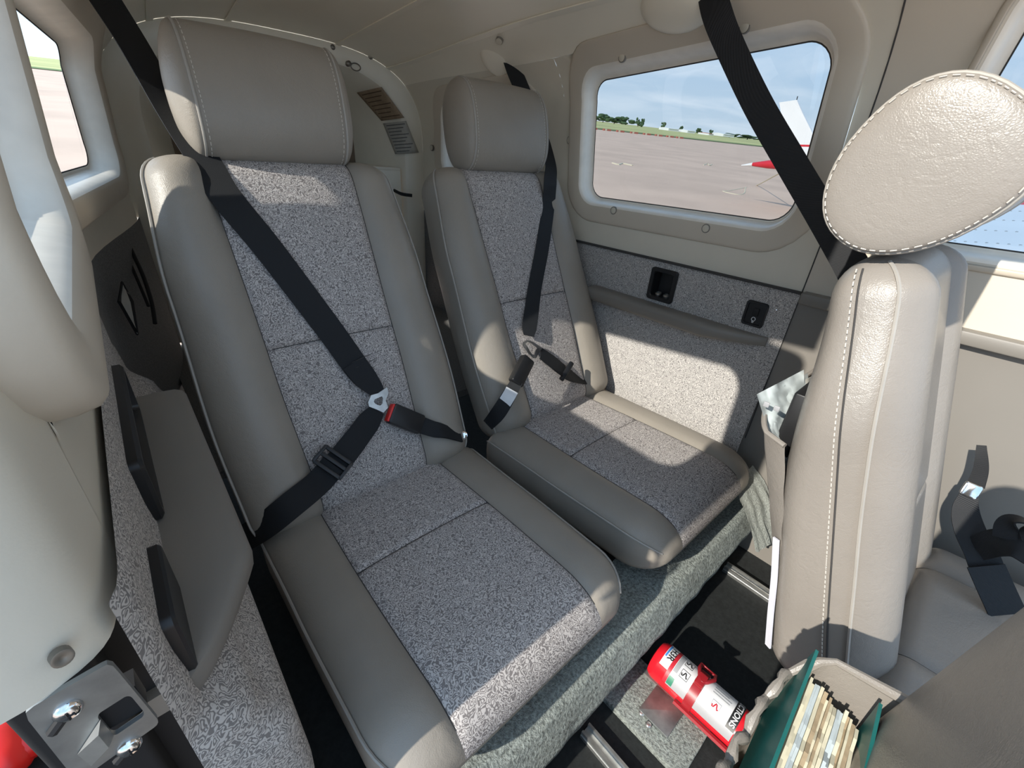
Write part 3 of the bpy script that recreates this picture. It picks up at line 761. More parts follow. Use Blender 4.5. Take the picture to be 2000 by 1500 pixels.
# ------------------------------------------------------------------ near side panel with armrest
def XQ(y, z):
    return interp(-z, [(.215, -.047), (.235, -.045), (.30, -.044), (.35, -.041), (.40, -.012), (.46, .010), (.54, .012), (.70, -.006), (.92, -.012)])
spL = thing('side_panel', 'speckled grey fabric wall panel with broad armrest by the open door', 'wall panel', (-.04, .5, -.70))
def qf(a, b_):
    z = lerp(ZB + .004, FLOOR + .01, b_ ** 1.25); y0 = YJ + .002; y = lerp(y0, .862 + .12 * interp(-z, [(.25, 0), (.5, .6), (.9, 1)]), a)
    x = XQ(y, z); f = min(1, (y - y0) / .03); x = lerp(-.052, x, math.sqrt(1 - (1 - f) ** 2)); 
    g = min(1, max(0, (.9 - y) / .10)); x = lerp(-.048, x, min(1, .25 + g) if z > -.3 else 1)
    return V((x, y, z))
grid('fabric', qf, 60, 60, 'panel_fabric', spL)
armrest(spL, -1, .262, .365, .735, lambda y: -.046, .066, -.338)
cL = V((-.044, .565, -.300))
ringset(cL, -1, [(.125, .036, .008, -.004), (.125, .036, .008, .007), (.122, .033, .008, .010), (.118, .029, .007, .010), (.116, .027, .006, .002)], 'cubby', 'black_plastic', spL)
ringset(V((-.044, .308, -.312)), -1, [(.042, .030, .007, -.006), (.042, .030, .007, .006), (.040, .028, .006, .008), (.019, .0235, .004, .008)], 'switch_plate', 'black_plastic', spL)
MB().lathe(atz(295, 1450, -.40), (.6, -.5, .6), [(.0055, -.004), (.0055, .001), (.004, .002), (.001, .001)], 16).build('screw', 'screw', spL)

# door latch striker on the post
st = thing('striker_plate', 'steel door latch striker plate with two screws on door post', 'striker plate', (-.067, YJ - .012, -.29))
YP = YJ - .012
def onY(u, v, y=YP): return aty(u, v, y)
# plate with a square hole
pc = [onY(40, 1392), onY(216, 1291), onY(316, 1412), onY(150, 1530)]
def bil(a, b_): return pc[0].lerp(pc[1], a).lerp(pc[3].lerp(pc[2], a), b_)
cen2 = V((.5, .5)); outer = round_poly([(0.01, 0.01), (.99, .01), (.99, .99), (.01, .99)], .07, 6); hole = round_poly([(.53, .44), (.93, .44), (.93, .78), (.53, .78)], .06, 6)
hc = V((.73, .61)); ang = [2 * math.pi * i / 72 for i in range(72)]
vs_ = []; fs = []
for dpt in (0, .003):
    for a in ang: q = cast(hole, hc, a); vs_.append(bil(q.x, q.y) + V((0, dpt, 0)))
    for a in ang: q = cast(outer, hc, a); vs_.append(bil(q.x, q.y) + V((0, dpt, 0)))
for i in range(72):
    j = (i + 1) % 72
    fs += [(i, j, 72 + j, 72 + i), (144 + i, 216 + i, 216 + j, 144 + j), (i, 144 + i, 144 + j, j), (72 + i, 72 + j, 216 + j, 216 + i)]
o = mesh('plate', vs_, fs, 'steel_plate', st); autos(o, 30)
MB().box(bil(.73, .61) + V((0, .0105, 0)), .009, .006, .011).build('latch_pocket', 'rubber', st)
rp = [bil(.17, .70), bil(.55, .50), bil(.55, .76), bil(.20, .92)]
MB().add([p + V((0, -.0005, 0)) for p in rp] + [bil(.50, .53) + V((0, -.007, 0)), bil(.50, .73) + V((0, -.007, 0))], [(0, 4, 5, 3), (1, 2, 5, 4), (0, 1, 4), (3, 5, 2)]).build('latch_ramp', 'aluminium', st, False)
for (u, v, su, sv_) in ((.36, .22, .12, .33), (.60, 1.0, .42, 1.06)):
    MB().tube([bil(su, sv_) + V((0, -.0006, 0)), bil(u, v) + V((0, -.0006, 0))], .0026, 8).build('slot', 'rubber', st)
    s_ = MB().lathe(bil(u, v), (0, -1, 0), [(.0058, 0), (.0056, .0015), (.004, .0034), (.0015, .0040)], 20).build('screw', 'chrome', st)
    for q in (0, 1):
        d_ = V((.0026, 0, 0)) if q else V((0, 0, .0026))
        MB().tube([bil(u, v) + V((0, -.0041, 0)) - d_, bil(u, v) + V((0, -.0041, 0)) + d_], .0006, 4).build('cross_slot', 'rubber', s_)

# ------------------------------------------------------------------ seat belts
def web(root, name, pts, nrm, wid=.051, n=8, th=.0016, mat='webbing'):
    P = spline(pts, n); Q = spline(nrm, n); W = wid
    if isinstance(wid, (list, tuple)): W = [q.x for q in spline([V((w_, 0, 0)) for w_ in wid], n)]
    return MB().ribbon(P, Q, W, th).build(name, mat, root)
BN = back.N; CN = cush.N
sbL = thing('seat_belt', 'black shoulder and lap belt with red buckle button across nearest rear seat', 'seat belt', (.30, .70, -.52), 'rear seat belts')
pts = [V((.088, 1.215, .245)), aty(180, -42, 1.19), aty(262, 88, 1.12), aty(338, 222, 1.045)]
p3 = back.pix(402, 318, .012); pts.append(V((p3.x, p3.y + .012, p3.z + .004)))
nr = [V((.2, -.9, .3)), V((.2, -.9, .35)), V((.3, -.85, .4)), V((.3, -.85, .5)), V((0, -.75, .65))]
for (u, v, h) in ((440, 382, .008), (520, 480, .006), (590, 572, .006), (650, 652, .006), (700, 722, .010), (722, 748, .014)):
    pts.append(back.pix(u, v, h)); nr.append(BN)
web(sbL, 'shoulder_strap', pts, nr, [.051] * 9 + [.050, .042])
pts = [back.pix(u, v, h) for u, v, h in ((690, 708, .0115), (712, 736, .014), (730, 756, .016), (740, 768, .017))]
web(sbL, 'strap_loop', pts, [BN] * 4, [.048, .047, .036, .026], 5, .003)
tg = back.pix(741, 780, .018)
# metal tongue
def flat(root, nm, pix_pts, pad_, h, th, mat):
    P = [pad_.pix(u, v, h) for u, v in pix_pts]; return MB().prism(P, pad_.N * th).build(nm, mat, root, False)
def plate_ring(root, nm, outer_, inner_, pad_, h, th, mat):
    O = [pad_.pix(u, v, h) for u, v in outer_]; I = [pad_.pix(u, v, h) for u, v in inner_]; k = len(O); vs_ = O + I + [p + pad_.N * th for p in O + I]; fs = []
    for i in range(k):
        j = (i + 1) % k
        fs += [(i, j, k + j, k + i), (2 * k + i, 3 * k + i, 3 * k + j, 2 * k + j), (i, 2 * k + i, 2 * k + j, j), (k + i, k + j, 3 * k + j, 3 * k + i)]
    return mesh(nm, vs_, fs, mat, root, False)
plate_ring(sbL, 'tongue', [(724, 772), (738, 768), (755, 756), (758, 768), (752, 782), (757, 796), (748, 806), (735, 800), (720, 794), (718, 786)], [(731, 780), (738, 777), (745, 774), (747, 778), (746, 784), (746, 788), (742, 792), (736, 791), (731, 788), (729, 784)], back, .017, .003, 'aluminium')
# buckle
def obox(root, nm, a, b_, nrm_, w_, h_, mat, bev=.004, parent=None):
    a = V(a); b_ = V(b_); t_ = (b_ - a).normalized(); n_ = V(nrm_); n_ = (n_ - t_ * n_.dot(t_)).normalized(); s_ = t_.cross(n_)
    return MB().box((a + b_) / 2, (b_ - a).length / 2, w_ / 2, h_ / 2, (t_, s_, n_), bev).build(nm, mat, parent or root)
b0 = back.pix(762, 806, .022); b1 = back.pix(822, 830, .022)
bk = obox(sbL, 'buckle', b0, b1, BN, .042, .020, 'black_plastic', .005)
t_ = (b1 - b0).normalized()
obox(sbL, 'release_button', b0 - t_ * .0035, b0 + t_ * .006, BN, .037, .016, 'red_button', .002, bk)
web(sbL, 'buckle_strap', [b1 - t_ * .006, back.pix(846, 838, .016), back.pix(868, 842, .012), back.pix(900, 852, .0)], [BN, BN, (BN + CN), (BN + CN)], [.036, .034, .034, .030], 6, .004)
MB().lathe(back.pix(905, 850, -.002), (-.6, -.6, .5), [(.010, -.004), (.010, .004), (.006, .006), (.001, .006)], 16).build('anchor_bolt', 'chrome', sbL)
# lap strap
mid_n = (BN * .75 + CN * .4).normalized()
lp = [back.pix(738, 800, .016), back.pix(722, 822, .017), back.pix(700, 852, .016), back.pix(672, 888, .020), back.pix(645, 920, .022)]
web(sbL, 'lap_strap', lp, [BN, BN, BN, mid_n, mid_n], [.030, .045, .047, .047, .047], 7, .0022)
lp2 = [back.pix(652, 908, .026), back.pix(620, 944, .026), back.pix(570, 985, .016), back.pix(520, 1025, .004), back.pix(480, 1050, -.03)]
web(sbL, 'lap_strap', lp2, [mid_n, mid_n, mid_n, (mid_n + V((-.3, 0, 0))).normalized(), V((-.6, -.6, .4))], .047, 7)
ad_c = back.pix(650, 903, .027); tl = (lp[2] - lp[4]).normalized(); nn = (mid_n - tl * mid_n.dot(tl)).normalized(); sd_ = tl.cross(nn)
adj = MB()
for k_ in (-1, 1): adj.box(ad_c + sd_ * (k_ * .0285), .018, .003, .005, (tl, sd_, nn), .002)
for k_ in (-.016, .002, .016): adj.box(ad_c + tl * k_, .0035, .029, .004, (tl, sd_, nn), .0015)
adj.build('adjuster', 'black_plastic', sbL)
for k_ in (0, 1):
    q0 = back.pix(688, 708, .0135); q1 = back.pix(728, 690, .0135); off_ = (back.pix(700, 722, .0135) - back.pix(692, 712, .0135)) * k_
    MB().tube([q0 + off_, q1 + off_], .0006, 4).build('stitching', 'seam_dark', sbL)

sbR = thing('seat_belt', 'black belt with white tagged buckle strap on far rear seat', 'seat belt', (.83, .70, -.52), 'rear seat belts')
BNR = backR.N
pts = [aty(980, 90, 1.195), aty(992, 112, 1.165), aty(1010, 152, 1.13), aty(1052, 250, 1.06)]
nr = [V((-.6, -.5, .5)), V((-.6, -.6, .4)), V((-.5, -.7, .4)), V((-.3, -.8, .5))]
p3 = backR.pix(1076, 318, .020); pts.append(p3 + V((0, .004, .004))); nr.append(V((0, -.75, .65)))
for (u, v, h) in ((1075, 352, .016), (1071, 400, .010), (1060, 480, .008), (1045, 560, .008), (1038, 612, .010), (1034, 640, .014), (1033, 656, .016)):
    pts.append(backR.pix(u, v, h)); nr.append((BNR + V((-.25, 0, 0))).normalized())
web(sbR, 'shoulder_strap', pts, nr, [.030, .034, .045, .044, .042, .040, .040, .040, .040, .042, .042, .030])
plate_ring(sbR, 'tongue', [(1021, 668), (1028, 664), (1040, 668), (1058, 680), (1052, 688), (1046, 700), (1040, 700), (1032, 692), (1026, 682), (1021, 676)], [(1025, 671), (1029, 668), (1036, 671), (1048, 680), (1044, 686), (1042, 693), (1038, 692), (1034, 687), (1030, 679), (1026, 674)], backR, .016, .003, 'chrome')
b0 = aty(1031, 700, .672); b1 = aty(1006, 750, .650)
bkR = obox(sbR, 'buckle', b0, b1, BNR, .036, .020, 'black_plastic', .005)
s0 = aty(1010, 744, .650); s1 = aty(991, 778, .642); s2 = aty(972, 808, .650); s3 = aty(953, 830, .672)
nb = (BNR * .7 + cushR.N * .5 + V((-.2, 0, 0))).normalized()
web(sbR, 'buckle_strap', [s0, s1, s2, s3], [nb] * 4, [.028, .034, .036, .030], 8, .003)
lab = [s0.lerp(s1, .55), s1, s1.lerp(s2, .75)]
web(sbR, 'paper_tag', [p + nb * .0032 for p in lab], [nb] * 3, .031, 6, .0008, 'label_white')
for k_ in range(5):
    a = lab[0].lerp(lab[2], .18 + .16 * k_) + nb * .0040; sdv = (lab[2] - lab[0]).normalized().cross(nb)
    MB().box(a, .011 - .002 * (k_ % 2), .0005, .0002, (sdv, (lab[2] - lab[0]).normalized(), nb)).build('printed_line', 'label_grey', sbR, False)
lq = [backR.pix(1056, 690, .018), backR.pix(1078, 706, .020), backR.pix(1098, 722, .020), backR.pix(1112, 732, .014), backR.pix(1140, 738, -.01)]
web(sbR, 'lap_strap', lq, [nb + V((.2, 0, 0))] * 5, [.038, .044, .044, .044, .044], 7, .003)
a0 = backR.pix(1096, 742, .026); a1 = backR.pix(1117, 708, .022)
obox(sbR, 'adjuster', a0, a1, nb, .014, .009, 'black_plastic', .004)

# far front seat's shoulder belt
sbP = thing('shoulder_belt', 'wide black strap crossing the large far window down behind front seat', 'seat belt', (.95, .30, .05))
pts = [atx(1385, -40, .955), atx(1398, 20, .955), atx(1425, 90, .965), atx(1480, 205, .97), atx(1545, 318, .96), atx(1610, 428, .94), atx(1668, 530, .90), atx(1700, 600, .86)]
web(sbP, 'strap', pts, [V((-.8, -.1, -.3)), V((-.8, -.2, -.2)), V((-.8, -.2, 0)), V((-.8, -.2, 0)), V((-.8, -.1, .1)), V((-.8, 0, .2)), V((-.8, .1, .3)), V((-.8, .1, .3))], [.050, .050, .047, .047, .047, .047, .047, .047], 8)
MB().box(atx(1388, -6, .972), .012, .03, .012, None, .004).build('guide', 'cream_frame', sbP)
# far front seat's lap belt, loose beside the cushion
sbQ = thing('lap_belt', 'loose black lap belt with chrome fitting beside far front seat cushion', 'seat belt', (1.0, -.15, -.55))
ql = [atx(1917, 870, 1.02), atx(1916, 915, 1.0), atx(1905, 950, .985)]
web(sbQ, 'upper_strap', ql, [V((-1, 0, .2)), V((-.9, .3, .2)), V((-.8, .3, .3))], [.012, .018, .022], 6, .004)
b0 = atx(1905, 945, .975); b1 = atx(1888, 970, .965)
obox(sbQ, 'chrome_buckle', b0, b1, V((-1, 0, .3)), .022, .012, 'chrome', .004)
CV = V((-.62, .1, .75))
web(sbQ, 'strap', [atx(1892, 966, .965), atx(1886, 1000, .955), atx(1896, 1040, .940), atx(1918, 1085, .925), atx(1932, 1125, .915)], [CV] * 5, [.022, .034, .040, .042, .042], 7, .003)
web(sbQ, 'strap_end', [atx(1925, 1105, .910), atx(1945, 1150, .902), atx(1968, 1200, .895)], [CV] * 3, .046, 7, .003)
web(sbQ, 'cross_strap', [atx(1908, 1072, .925), atx(1945, 1060, .918), atx(1985, 1062, .912), atx(2030, 1085, .905)], [CV, CV, CV, CV], [.036, .042, .045, .046], 7, .003)
web(sbQ, 'loop', [atx(1962, 1052, .918), atx(1966, 1028, .922), atx(1985, 1016, .922), atx(2008, 1026, .918), atx(2022, 1056, .912)], [V((-.9, .2, .1)), V((-.8, .3, .5)), V((-.1, .3, .9)), V((.5, .3, .7)), V((.8, .3, .3))], .026, 7, .003)

# ------------------------------------------------------------------ near front seat with map pocket
NX = 0.258
nback = Pad((NX, -.190, -.80), (0, -.085, .996), (0, -.996, -.085), .72, lambda v: .216, lambda v: .12, .125, .015, 0, .05, .06, .04, .05, .35, 7)
seatN = thing('front_seat', 'near front seat seen from behind, taupe leather back with bulging map pocket', 'seat', (NX, -.3, FLOOR), 'front seats')
nback.build(seatN, 'leather_front', 'leather_front', ('backrest_bolster', 'backrest_insert', 'backrest_shell'))
ncush = Pad((NX, -.20, -.60), (0, -1, .03), (0, .03, 1), .48, lambda v: .212, lambda v: .12, .12, .012, .004, .04, .07, .03, .05, .25, 4.5)
ncush.build(seatN, 'leather_front', 'leather_front', ('cushion_bolster', 'cushion_insert', 'cushion_shell'))
# pocket: a slack pouch hanging on the rear face, gathered rim
RY = -.100
def pocket(a, b_):
    x = lerp(NX - .17, NX + .205, a); bulge = (1 - abs(2 * a - 1) ** 5) ** .25 if 0 < a < 1 else 0
    zt_ = -.500 + .06 * abs(2 * a - 1) ** 6 + .004 * math.sin(a * 60) + .006 * math.sin(a * 17)
    z = lerp(zt_, -.86, b_)
    wr = noise.noise(V((x * 38, z * 14, 1.3))) * .007 * (1 - b_ * .6) + noise.noise(V((x * 80, z * 30, 4.3))) * .003 * (1 - b_)
    y = RY - .01 + bulge * (.098 + .02 * math.sin(b_ * math.pi)) * (1 - .55 * b_) + wr * bulge
    return V((x, y, z))
pk = grid('map_pocket', pocket, 70, 36, 'leather_front', seatN)
MB().tube([pocket(k / 60, 0) + V((0, 0, .001)) for k in range(61)], [.0048 + .0014 * math.sin(k * 1.9) for k in range(61)], 8).build('pocket_rim', 'leather_front', pk)

# book standing in the pocket
bkx = thing('binder', 'thick teal ring binder of worn pages standing in seat pocket', 'binder', (.36, -.06, -.70))
BD = V((0.05, -1, 0)).normalized()          # across the page block
BO = V((-1, -.05, 0)).normalized()           # along the page width (towards the rear)
c0 = V((.372, -.062, -.5))
def slab(nm, off, th, hgt, wdt, mat, lean=0.0, top=-.50, wav=0.0, yoff=0):
    n = 10; vs_ = []; fs = []
    for s_ in (0, 1):
        for i in range(n + 1):
            for (z_) in (top, top - hgt):
                q = c0 + BD * (off + s_ * th + lean * (z_ - top)) + BO * (lerp(-wdt / 2, wdt / 2, i / n) + yoff)
                q = V((q.x, q.y, z_ + (wav * noise.noise(V((i * .9, off * 90, 2))) if z_ == top else 0) - .02 * (i / n - .5) * 0)); vs_.append(q)
    m_ = 2 * (n + 1)
    for i in range(n):
        a = 2 * i
        fs += [(a, a + 1, a + 3, a + 2), (m_ + a, m_ + a + 2, m_ + a + 3, m_ + a + 1), (a, a + 2, m_ + a + 2, m_ + a), (a + 1, m_ + a + 1, m_ + a + 3, a + 3)]
    fs += [(0, m_, m_ + 1, 1), (2 * n, 2 * n + 1, m_ + 2 * n + 1, m_ + 2 * n)]
    return mesh(nm, vs_, fs, mat, bkx, False)
slab('cover', -.029, .003, .11, .155, 'teal_cover', .09, -.446)
slab('cover', .031, .003, .22, .150, 'teal_cover', -.03, -.456)
off = -.021
for k_ in range(17):
    th = random.uniform(.0022, .0040)
    slab('page_block', off, th * .9, .2, .135 + random.uniform(-.008, .004), ['paper_cream', 'paper_cream', 'paper_blue', 'paper_blue', 'paper_cream', 'paper_tan', 'paper_cream', 'paper_tan'][k_ % 8], 0, -.476 - .0012 * k_ + random.uniform(-.003, .003), .004, random.uniform(-.004, .004))
    off += th
# ------------------------------------------------------------------ fire extinguisher
ex = thing('fire_extinguisher', 'small red fire extinguisher with white label lying strapped to floor', 'fire extinguisher', (.57, .05, FLOOR))
RX = .0365; EZ = -.862
EA = atz(1285, 1285, EZ); EB = atz(1482, 1461, EZ); ea = (EB - EA).normalized(); EL = (EB - EA).length
eu = V((0, 0, 1)); eu = (eu - ea * eu.dot(ea)).normalized(); ew = ea.cross(eu)   # ew: to the viewer's side, checked below
def ep(s_, th, r_): return EA + ea * s_ + (eu * math.cos(th) + ew * math.sin(th)) * r_
MB().lathe(EA, ea, [(.001, -.004), (.024, -.006), (.031, -.004), (.035, .002), (RX, .009), (RX, EL + .01), (.034, EL + .03), (.024, EL + .05), (.014, EL + .06), (.012, EL + .085), (.001, EL + .085)], 48).build('bottle', 'red_paint', ex)
def patch(nm, s0_, s1_, t0, t1, mat, dr, parent=None):
    n = 16; vs_ = []; fs = []
    for i in range(n + 1):
        th = lerp(t0, t1, i / n); vs_ += [ep(s0_, th, RX + dr), ep(s1_, th, RX + dr)]
    for i in range(n): fs.append((2 * i, 2 * i + 1, 2 * i + 3, 2 * i + 2))
    return mesh(nm, vs_, fs, mat, parent or ex)
def text3d(body, size, fn, nm, mat, parent, bold=True):
    cu = bpy.data.curves.new('lettering', 'FONT'); cu.body = body; cu.size = size; cu.align_x = 'CENTER'; cu.align_y = 'CENTER'; cu.resolution_u = 3
    if bold: cu.offset = size * .018
    ob = bpy.data.objects.new('lettering', cu); COL.objects.link(ob); dg = bpy.context.evaluated_depsgraph_get()
    me = bpy.data.meshes.new_from_object(ob.evaluated_get(dg)); bpy.data.objects.remove(ob)
    vs_ = [fn(v.co.x, v.co.y) for v in me.vertices]; fs = [tuple(p.vertices) for p in me.polygons]
    bpy.data.meshes.remove(me)
    return mesh(nm, vs_, fs, mat, parent, False)
# which way round is the reading direction: viewed from above with the valve end up
SG = 1 if ew.dot(V((0, 0, 0)) - EA) > 0 else -1
def tw(s0_, t0, dr, rot=0):
    rd = V((0, 0, 0))
    def f(x, y): 
        th = t0 + x / RX * TXD; return ep(s0_ + y, th, RX + dr)
    return f
# text x axis must satisfy x cross y = outward normal ; y = ea, so x = ea cross n -> direction of growing theta is ew at theta 0
TXD = 1 if (ew.cross(ea)).dot(eu) > 0 else -1
A0, A1 = -1.35, 1.35
lw = patch('label', .055 * EL, .142 * EL, A0 * .8, A1 * .55, 'label_white', .0004)
patch('label_band', .142 * EL, .178 * EL, A0, A1, 'label_red', .0004)
lg = patch('label', .178 * EL, .80 * EL, A0, A1, 'label_white', .0004)
patch('label_margin', .178 * EL, .80 * EL, A1 * .70, A1, 'label_grey', .0008, lg)
patch('label_margin', .182 * EL, .225 * EL, A0 * .5, A1 * .42, 'label_grey', .0008, lg)
patch('label_corner', .18 * EL, .235 * EL, A1 * .62, A1 * .95, 'label_green', .0010, lg)
lk = patch('label_title', .725 * EL, .80 * EL, A0, A1 * .66, 'label_black', .0008)
text3d('INSTRUCTIONS', .066 * EL, tw(.7615 * EL, -.50, .0012), 'lettering', 'label_white', lk)
text3d('H3R', .085 * EL, tw(.112 * EL, -.10, .0009), 'lettering', 'label_black', lw)
patch('label_stripe', .060 * EL, .076 * EL, -.65, .25, 'label_blue', .0008, lw)
for k_, (s0_, t0) in enumerate(((.275, -.30), (.285, .36), (.60, .50))):
    s0_ *= EL
    pg = patch('pictogram', s0_ - .040 * EL, s0_ + .040 * EL, t0 - .22, t0 + .22, 'label_black' if k_ < 2 else 'label_grey', .0007, lg)
    patch('pictogram_field', s0_ - .036 * EL, s0_ + .036 * EL, t0 - .19, t0 + .19, 'label_white', .0010, pg)
    q = [ep(s0_ + EL * (-.03 + .06 * i / 8), t0 + .12 * math.sin(i * 1.1), RX + .0012) for i in range(9)]
    MB().tube(q, .0011, 5).build('pictogram_mark', 'label_red' if k_ == 2 else 'label_black', pg)
for k_ in range(5):
    t0 = -.62 + .15 * k_
    patch('printed_line', EL * .53, EL * (.68 + .02 * math.sin(k_ * 2.3)), t0, t0 + .04, 'label_grey', .0008, lg)
# strap with latch
sp0, sp1 = .37 * EL, .455 * EL
n = 40; vs_ = []; fs = []
for i in range(n + 1):
    th = lerp(-2.4, 2.4, i / n)
    for (s_, r_) in ((sp0, RX + .0006), (sp0, RX + .003), (sp1, RX + .003), (sp1, RX + .0006)): vs_.append(ep(s_, th, r_))
for i in range(n):
    for j in range(3): fs.append((i * 4 + j, i * 4 + j + 1, i * 4 + 4 + j + 1, i * 4 + 4 + j))
stp = mesh('strap', vs_, fs, 'red_strap', ex); autos(stp, 30)
cl_ = [ep(s_, th, RX + .009) for (s_, th) in ((sp0 - .006, -.75), (sp0 - .004, -.35), (sp0 + .004, .05), (sp0 + .008, .15), (sp1 - .004, .15), (sp1 + .001, .0), (sp1 + .008, -.35), (sp1 + .006, -.78))]
MB().tube(cl_, .0035, 8, True).build('latch_loop', 'red_strap', stp)
MB().box(ep((sp0 + sp1) / 2, .1, RX + .007), .008, .012, .005, (ea, ew * math.cos(.1) - eu * math.sin(.1), eu * math.cos(.1) + ew * math.sin(.1)), .002).build('latch', 'red_strap', stp)
for t0 in (1.75, -1.75):
    MB().tube([ep(s_, t0, RX + .006) for s_ in (.06, .09, .12, .16)], .005, 6).build('bracket_rail', 'red_strap', ex)
MB().box(EA + ea * .11 - eu * (RX + .006), .12, .022, .003, (ea, ew, eu), .002).build('bracket', 'aluminium', ex)
MB().box(EA + ea * (EL + .02) - eu * (RX - .004) + ew * 0, .03, .03, .004, (ea, ew, eu), .002).build('bracket_foot', 'aluminium', ex)
# floor mat and metal plate beside it
mt = tag(MB().box(atz(1262, 1372, FLOOR + .006), .060, .105, .008, (ew, ea, eu), .004).build('carpet_mat', 'carpet'), 'small grey-green carpet mat under the fire extinguisher', 'mat')
mp = tag(MB().box(atz(1292, 1388, FLOOR + .018), .032, .030, .0025, (ew, ea, eu), .002).build('metal_plate', 'steel_plate'), 'bare metal plate screwed to mat beside the extinguisher', 'plate')
for (u, v) in ((1253, 1393), (1266, 1416)):
    q = MB().lathe(atz(u, v, FLOOR + .016), (0, 0, 1), [(.0055, -.002), (.0055, .002), (.003, .0035), (.001, .003)], 14).build('screw', 'aluminium', mp)
# ------------------------------------------------------------------ pocket on the back of the far front seat, with its bag
def pkt(a, b_):
    z = lerp(-.335, -.60, a); r_ = pback.pt(0, (z + .699) / .954, -.14)
    x = lerp(PX - .195, PX + .18, b_); bl = math.sin(math.pi * min(1, b_ * 1.0)) ** .35
    y = r_.y - .004 + (.070 - .04 * a) * bl * (1 if b_ > .02 else .3) + .004 * noise.noise(V((z * 20, b_ * 8, 3)))
    return V((x, y, z + .012 * math.sin(b_ * 9) * (1 - a)))
pp_ = grid('seat_back_pocket', pkt, 26, 26, 'leather_front', seatP)
MB().tube([pkt(0, k / 40) for k in range(41)], .004, 8).build('pocket_rim', 'leather_front', pp_)
zp = [pkt(.62, .0), pkt(.80, .0), pkt(1.0, .0)]
MB().ribbon(spline([atx(1516, 1052, .628), atx(1512, 1130, .624), atx(1505, 1200, .622), atx(1500, 1262, .622)], 6), [V((-.8, .5, 0))] * 19, .010, .003).build('pocket_trim', 'zip_white', seatP)
bagt = thing('plastic_bag', 'crumpled clear plastic bag of papers tucked behind far front seat', 'plastic bag', (.72, .16, -.36))
def bagf(k):
    corners = [(1478, 770), (1570, 722), (1575, 860), (1520, 908)]
    def f(a, b_):
        u = lerp(lerp(corners[0][0], corners[1][0], a), lerp(corners[3][0], corners[2][0], a), b_); v = lerp(lerp(corners[0][1], corners[1][1], a), lerp(corners[3][1], corners[2][1], a), b_)
        x = .66 + .10 * a + k * .012 + .010 * noise.noise(V((a * 4 + k, b_ * 4, k * 3))) + .006 * noise.noise(V((a * 11, b_ * 11, k * 5)))
        return atx(u + k * 8, v + k * 6, x)
    return f
for k_ in range(3): grid('film' if k_ < 2 else 'paper_sheet', bagf(k_), 18, 18, 'clear_plastic' if k_ < 2 else 'placard_grey', bagt)
for (u, v) in ((1497, 790), (1517, 798)):
    p = atx(u, v, .655); MB().box(p, .001, .004, .004, None, .001).build('printed_mark', 'label_grey', bagt)
o_ = tag(MB().box(atx(1562, 820, .735), .05, .012, .06, None, .004).build('black_folder', 'black_plastic'), 'black folder edge behind the plastic bag in seat pocket', 'folder')
# ------------------------------------------------------------------ rear details
def on_recess(u, v):
    lo, hi = 1.645, 1.92; zt = ztop(1.65)
    for _ in range(40):
        y = (lo + hi) / 2; p = aty(u, v, y); sc = interp(y, [(1.65, .835), (1.67, .81)]) if y < 1.67 else (lerp(.81, .74, (y - 1.67) / .11) if y < 1.78 else lerp(.74, .66, (y - 1.78) / .14))
        a_ = (xr(1.65) - CX) if p.x > CX else (CX - xl(1.65)); F = (abs(p.x - CX) / a_) ** 3 + (max(0, p.z - ZS) / (zt - ZS)) ** 3
        if F ** (1 / 3) < sc: lo = y
        else: hi = y
    return aty(u, v, lo - .010)
def placard(nm, corners, y0s, mat, pm, rows, label):
    def uv(a_, b_):
        (x0, y0), (x1, y1), (x2, y2), (x3, y3) = corners
        return lerp(lerp(x0, x1, a_), lerp(x3, x2, a_), b_), lerp(lerp(y0, y1, a_), lerp(y3, y2, a_), b_)
    def f(a_, b_, lift=1.0):
        p = on_recess(*uv(a_, b_)); return p * (1 - .0012 * lift)
    o = grid(nm, f, 8, 8, mat); tag(o, label, 'placard')
    md = o.modifiers.new('thickness', 'SOLIDIFY'); md.thickness = .0012; md.offset = 0
    for k in range(rows):
        f0 = (k + .7) / (rows + .6); e0 = .9 - .25 * ((k * 7) % 3) / 2
        grid('printed_line', lambda a_, b_: f(lerp(.10, e0, a_), f0 + .028 * b_, 2.6), 8, 1, pm, o)
    return o
placard('placard', [(697, 181), (745, 170), (790, 230), (745, 236)], (1.70, 1.665, 1.665, 1.70), 'placard_tan', 'print_brown', 7, 'brown stained placard on the arch beside near headrest')
placard('placard', [(748, 241), (793, 236), (818, 298), (772, 301)], (1.70, 1.668, 1.668, 1.70), 'placard_grey', 'print_grey', 9, 'pale grey printed placard just below the brown one')
tr_ = thing('tie_down_ring', 'small wire tie-down ring on the rear arch', 'ring', on_recess(690, 128))
c = on_recess(694, 131)
MB().tube([c + V((math.cos(2 * math.pi * i / 18) * .016, -.003, math.sin(2 * math.pi * i / 18) * .010)) for i in range(18)], .0018, 6, True).build('ring', 'screw', tr_)
MB().lathe(on_recess(681, 124), (0, -1, 0), [(.008, -.01), (.008, .003), (.004, .006), (.001, .006)], 14).build('base', 'screw', tr_)
MB().tube([aty(775, 378, 1.50), aty(790, 378, 1.46), aty(805, 382, 1.44)], .005, 8)
tag(MB().tube(spline([aty(770, 372, 1.62), aty(785, 379, 1.58), aty(805, 382, 1.56)], 5), .006, 8).build('cable_stub', 'rubber'), 'short black cable end poking out behind near seat shoulder', 'cable')
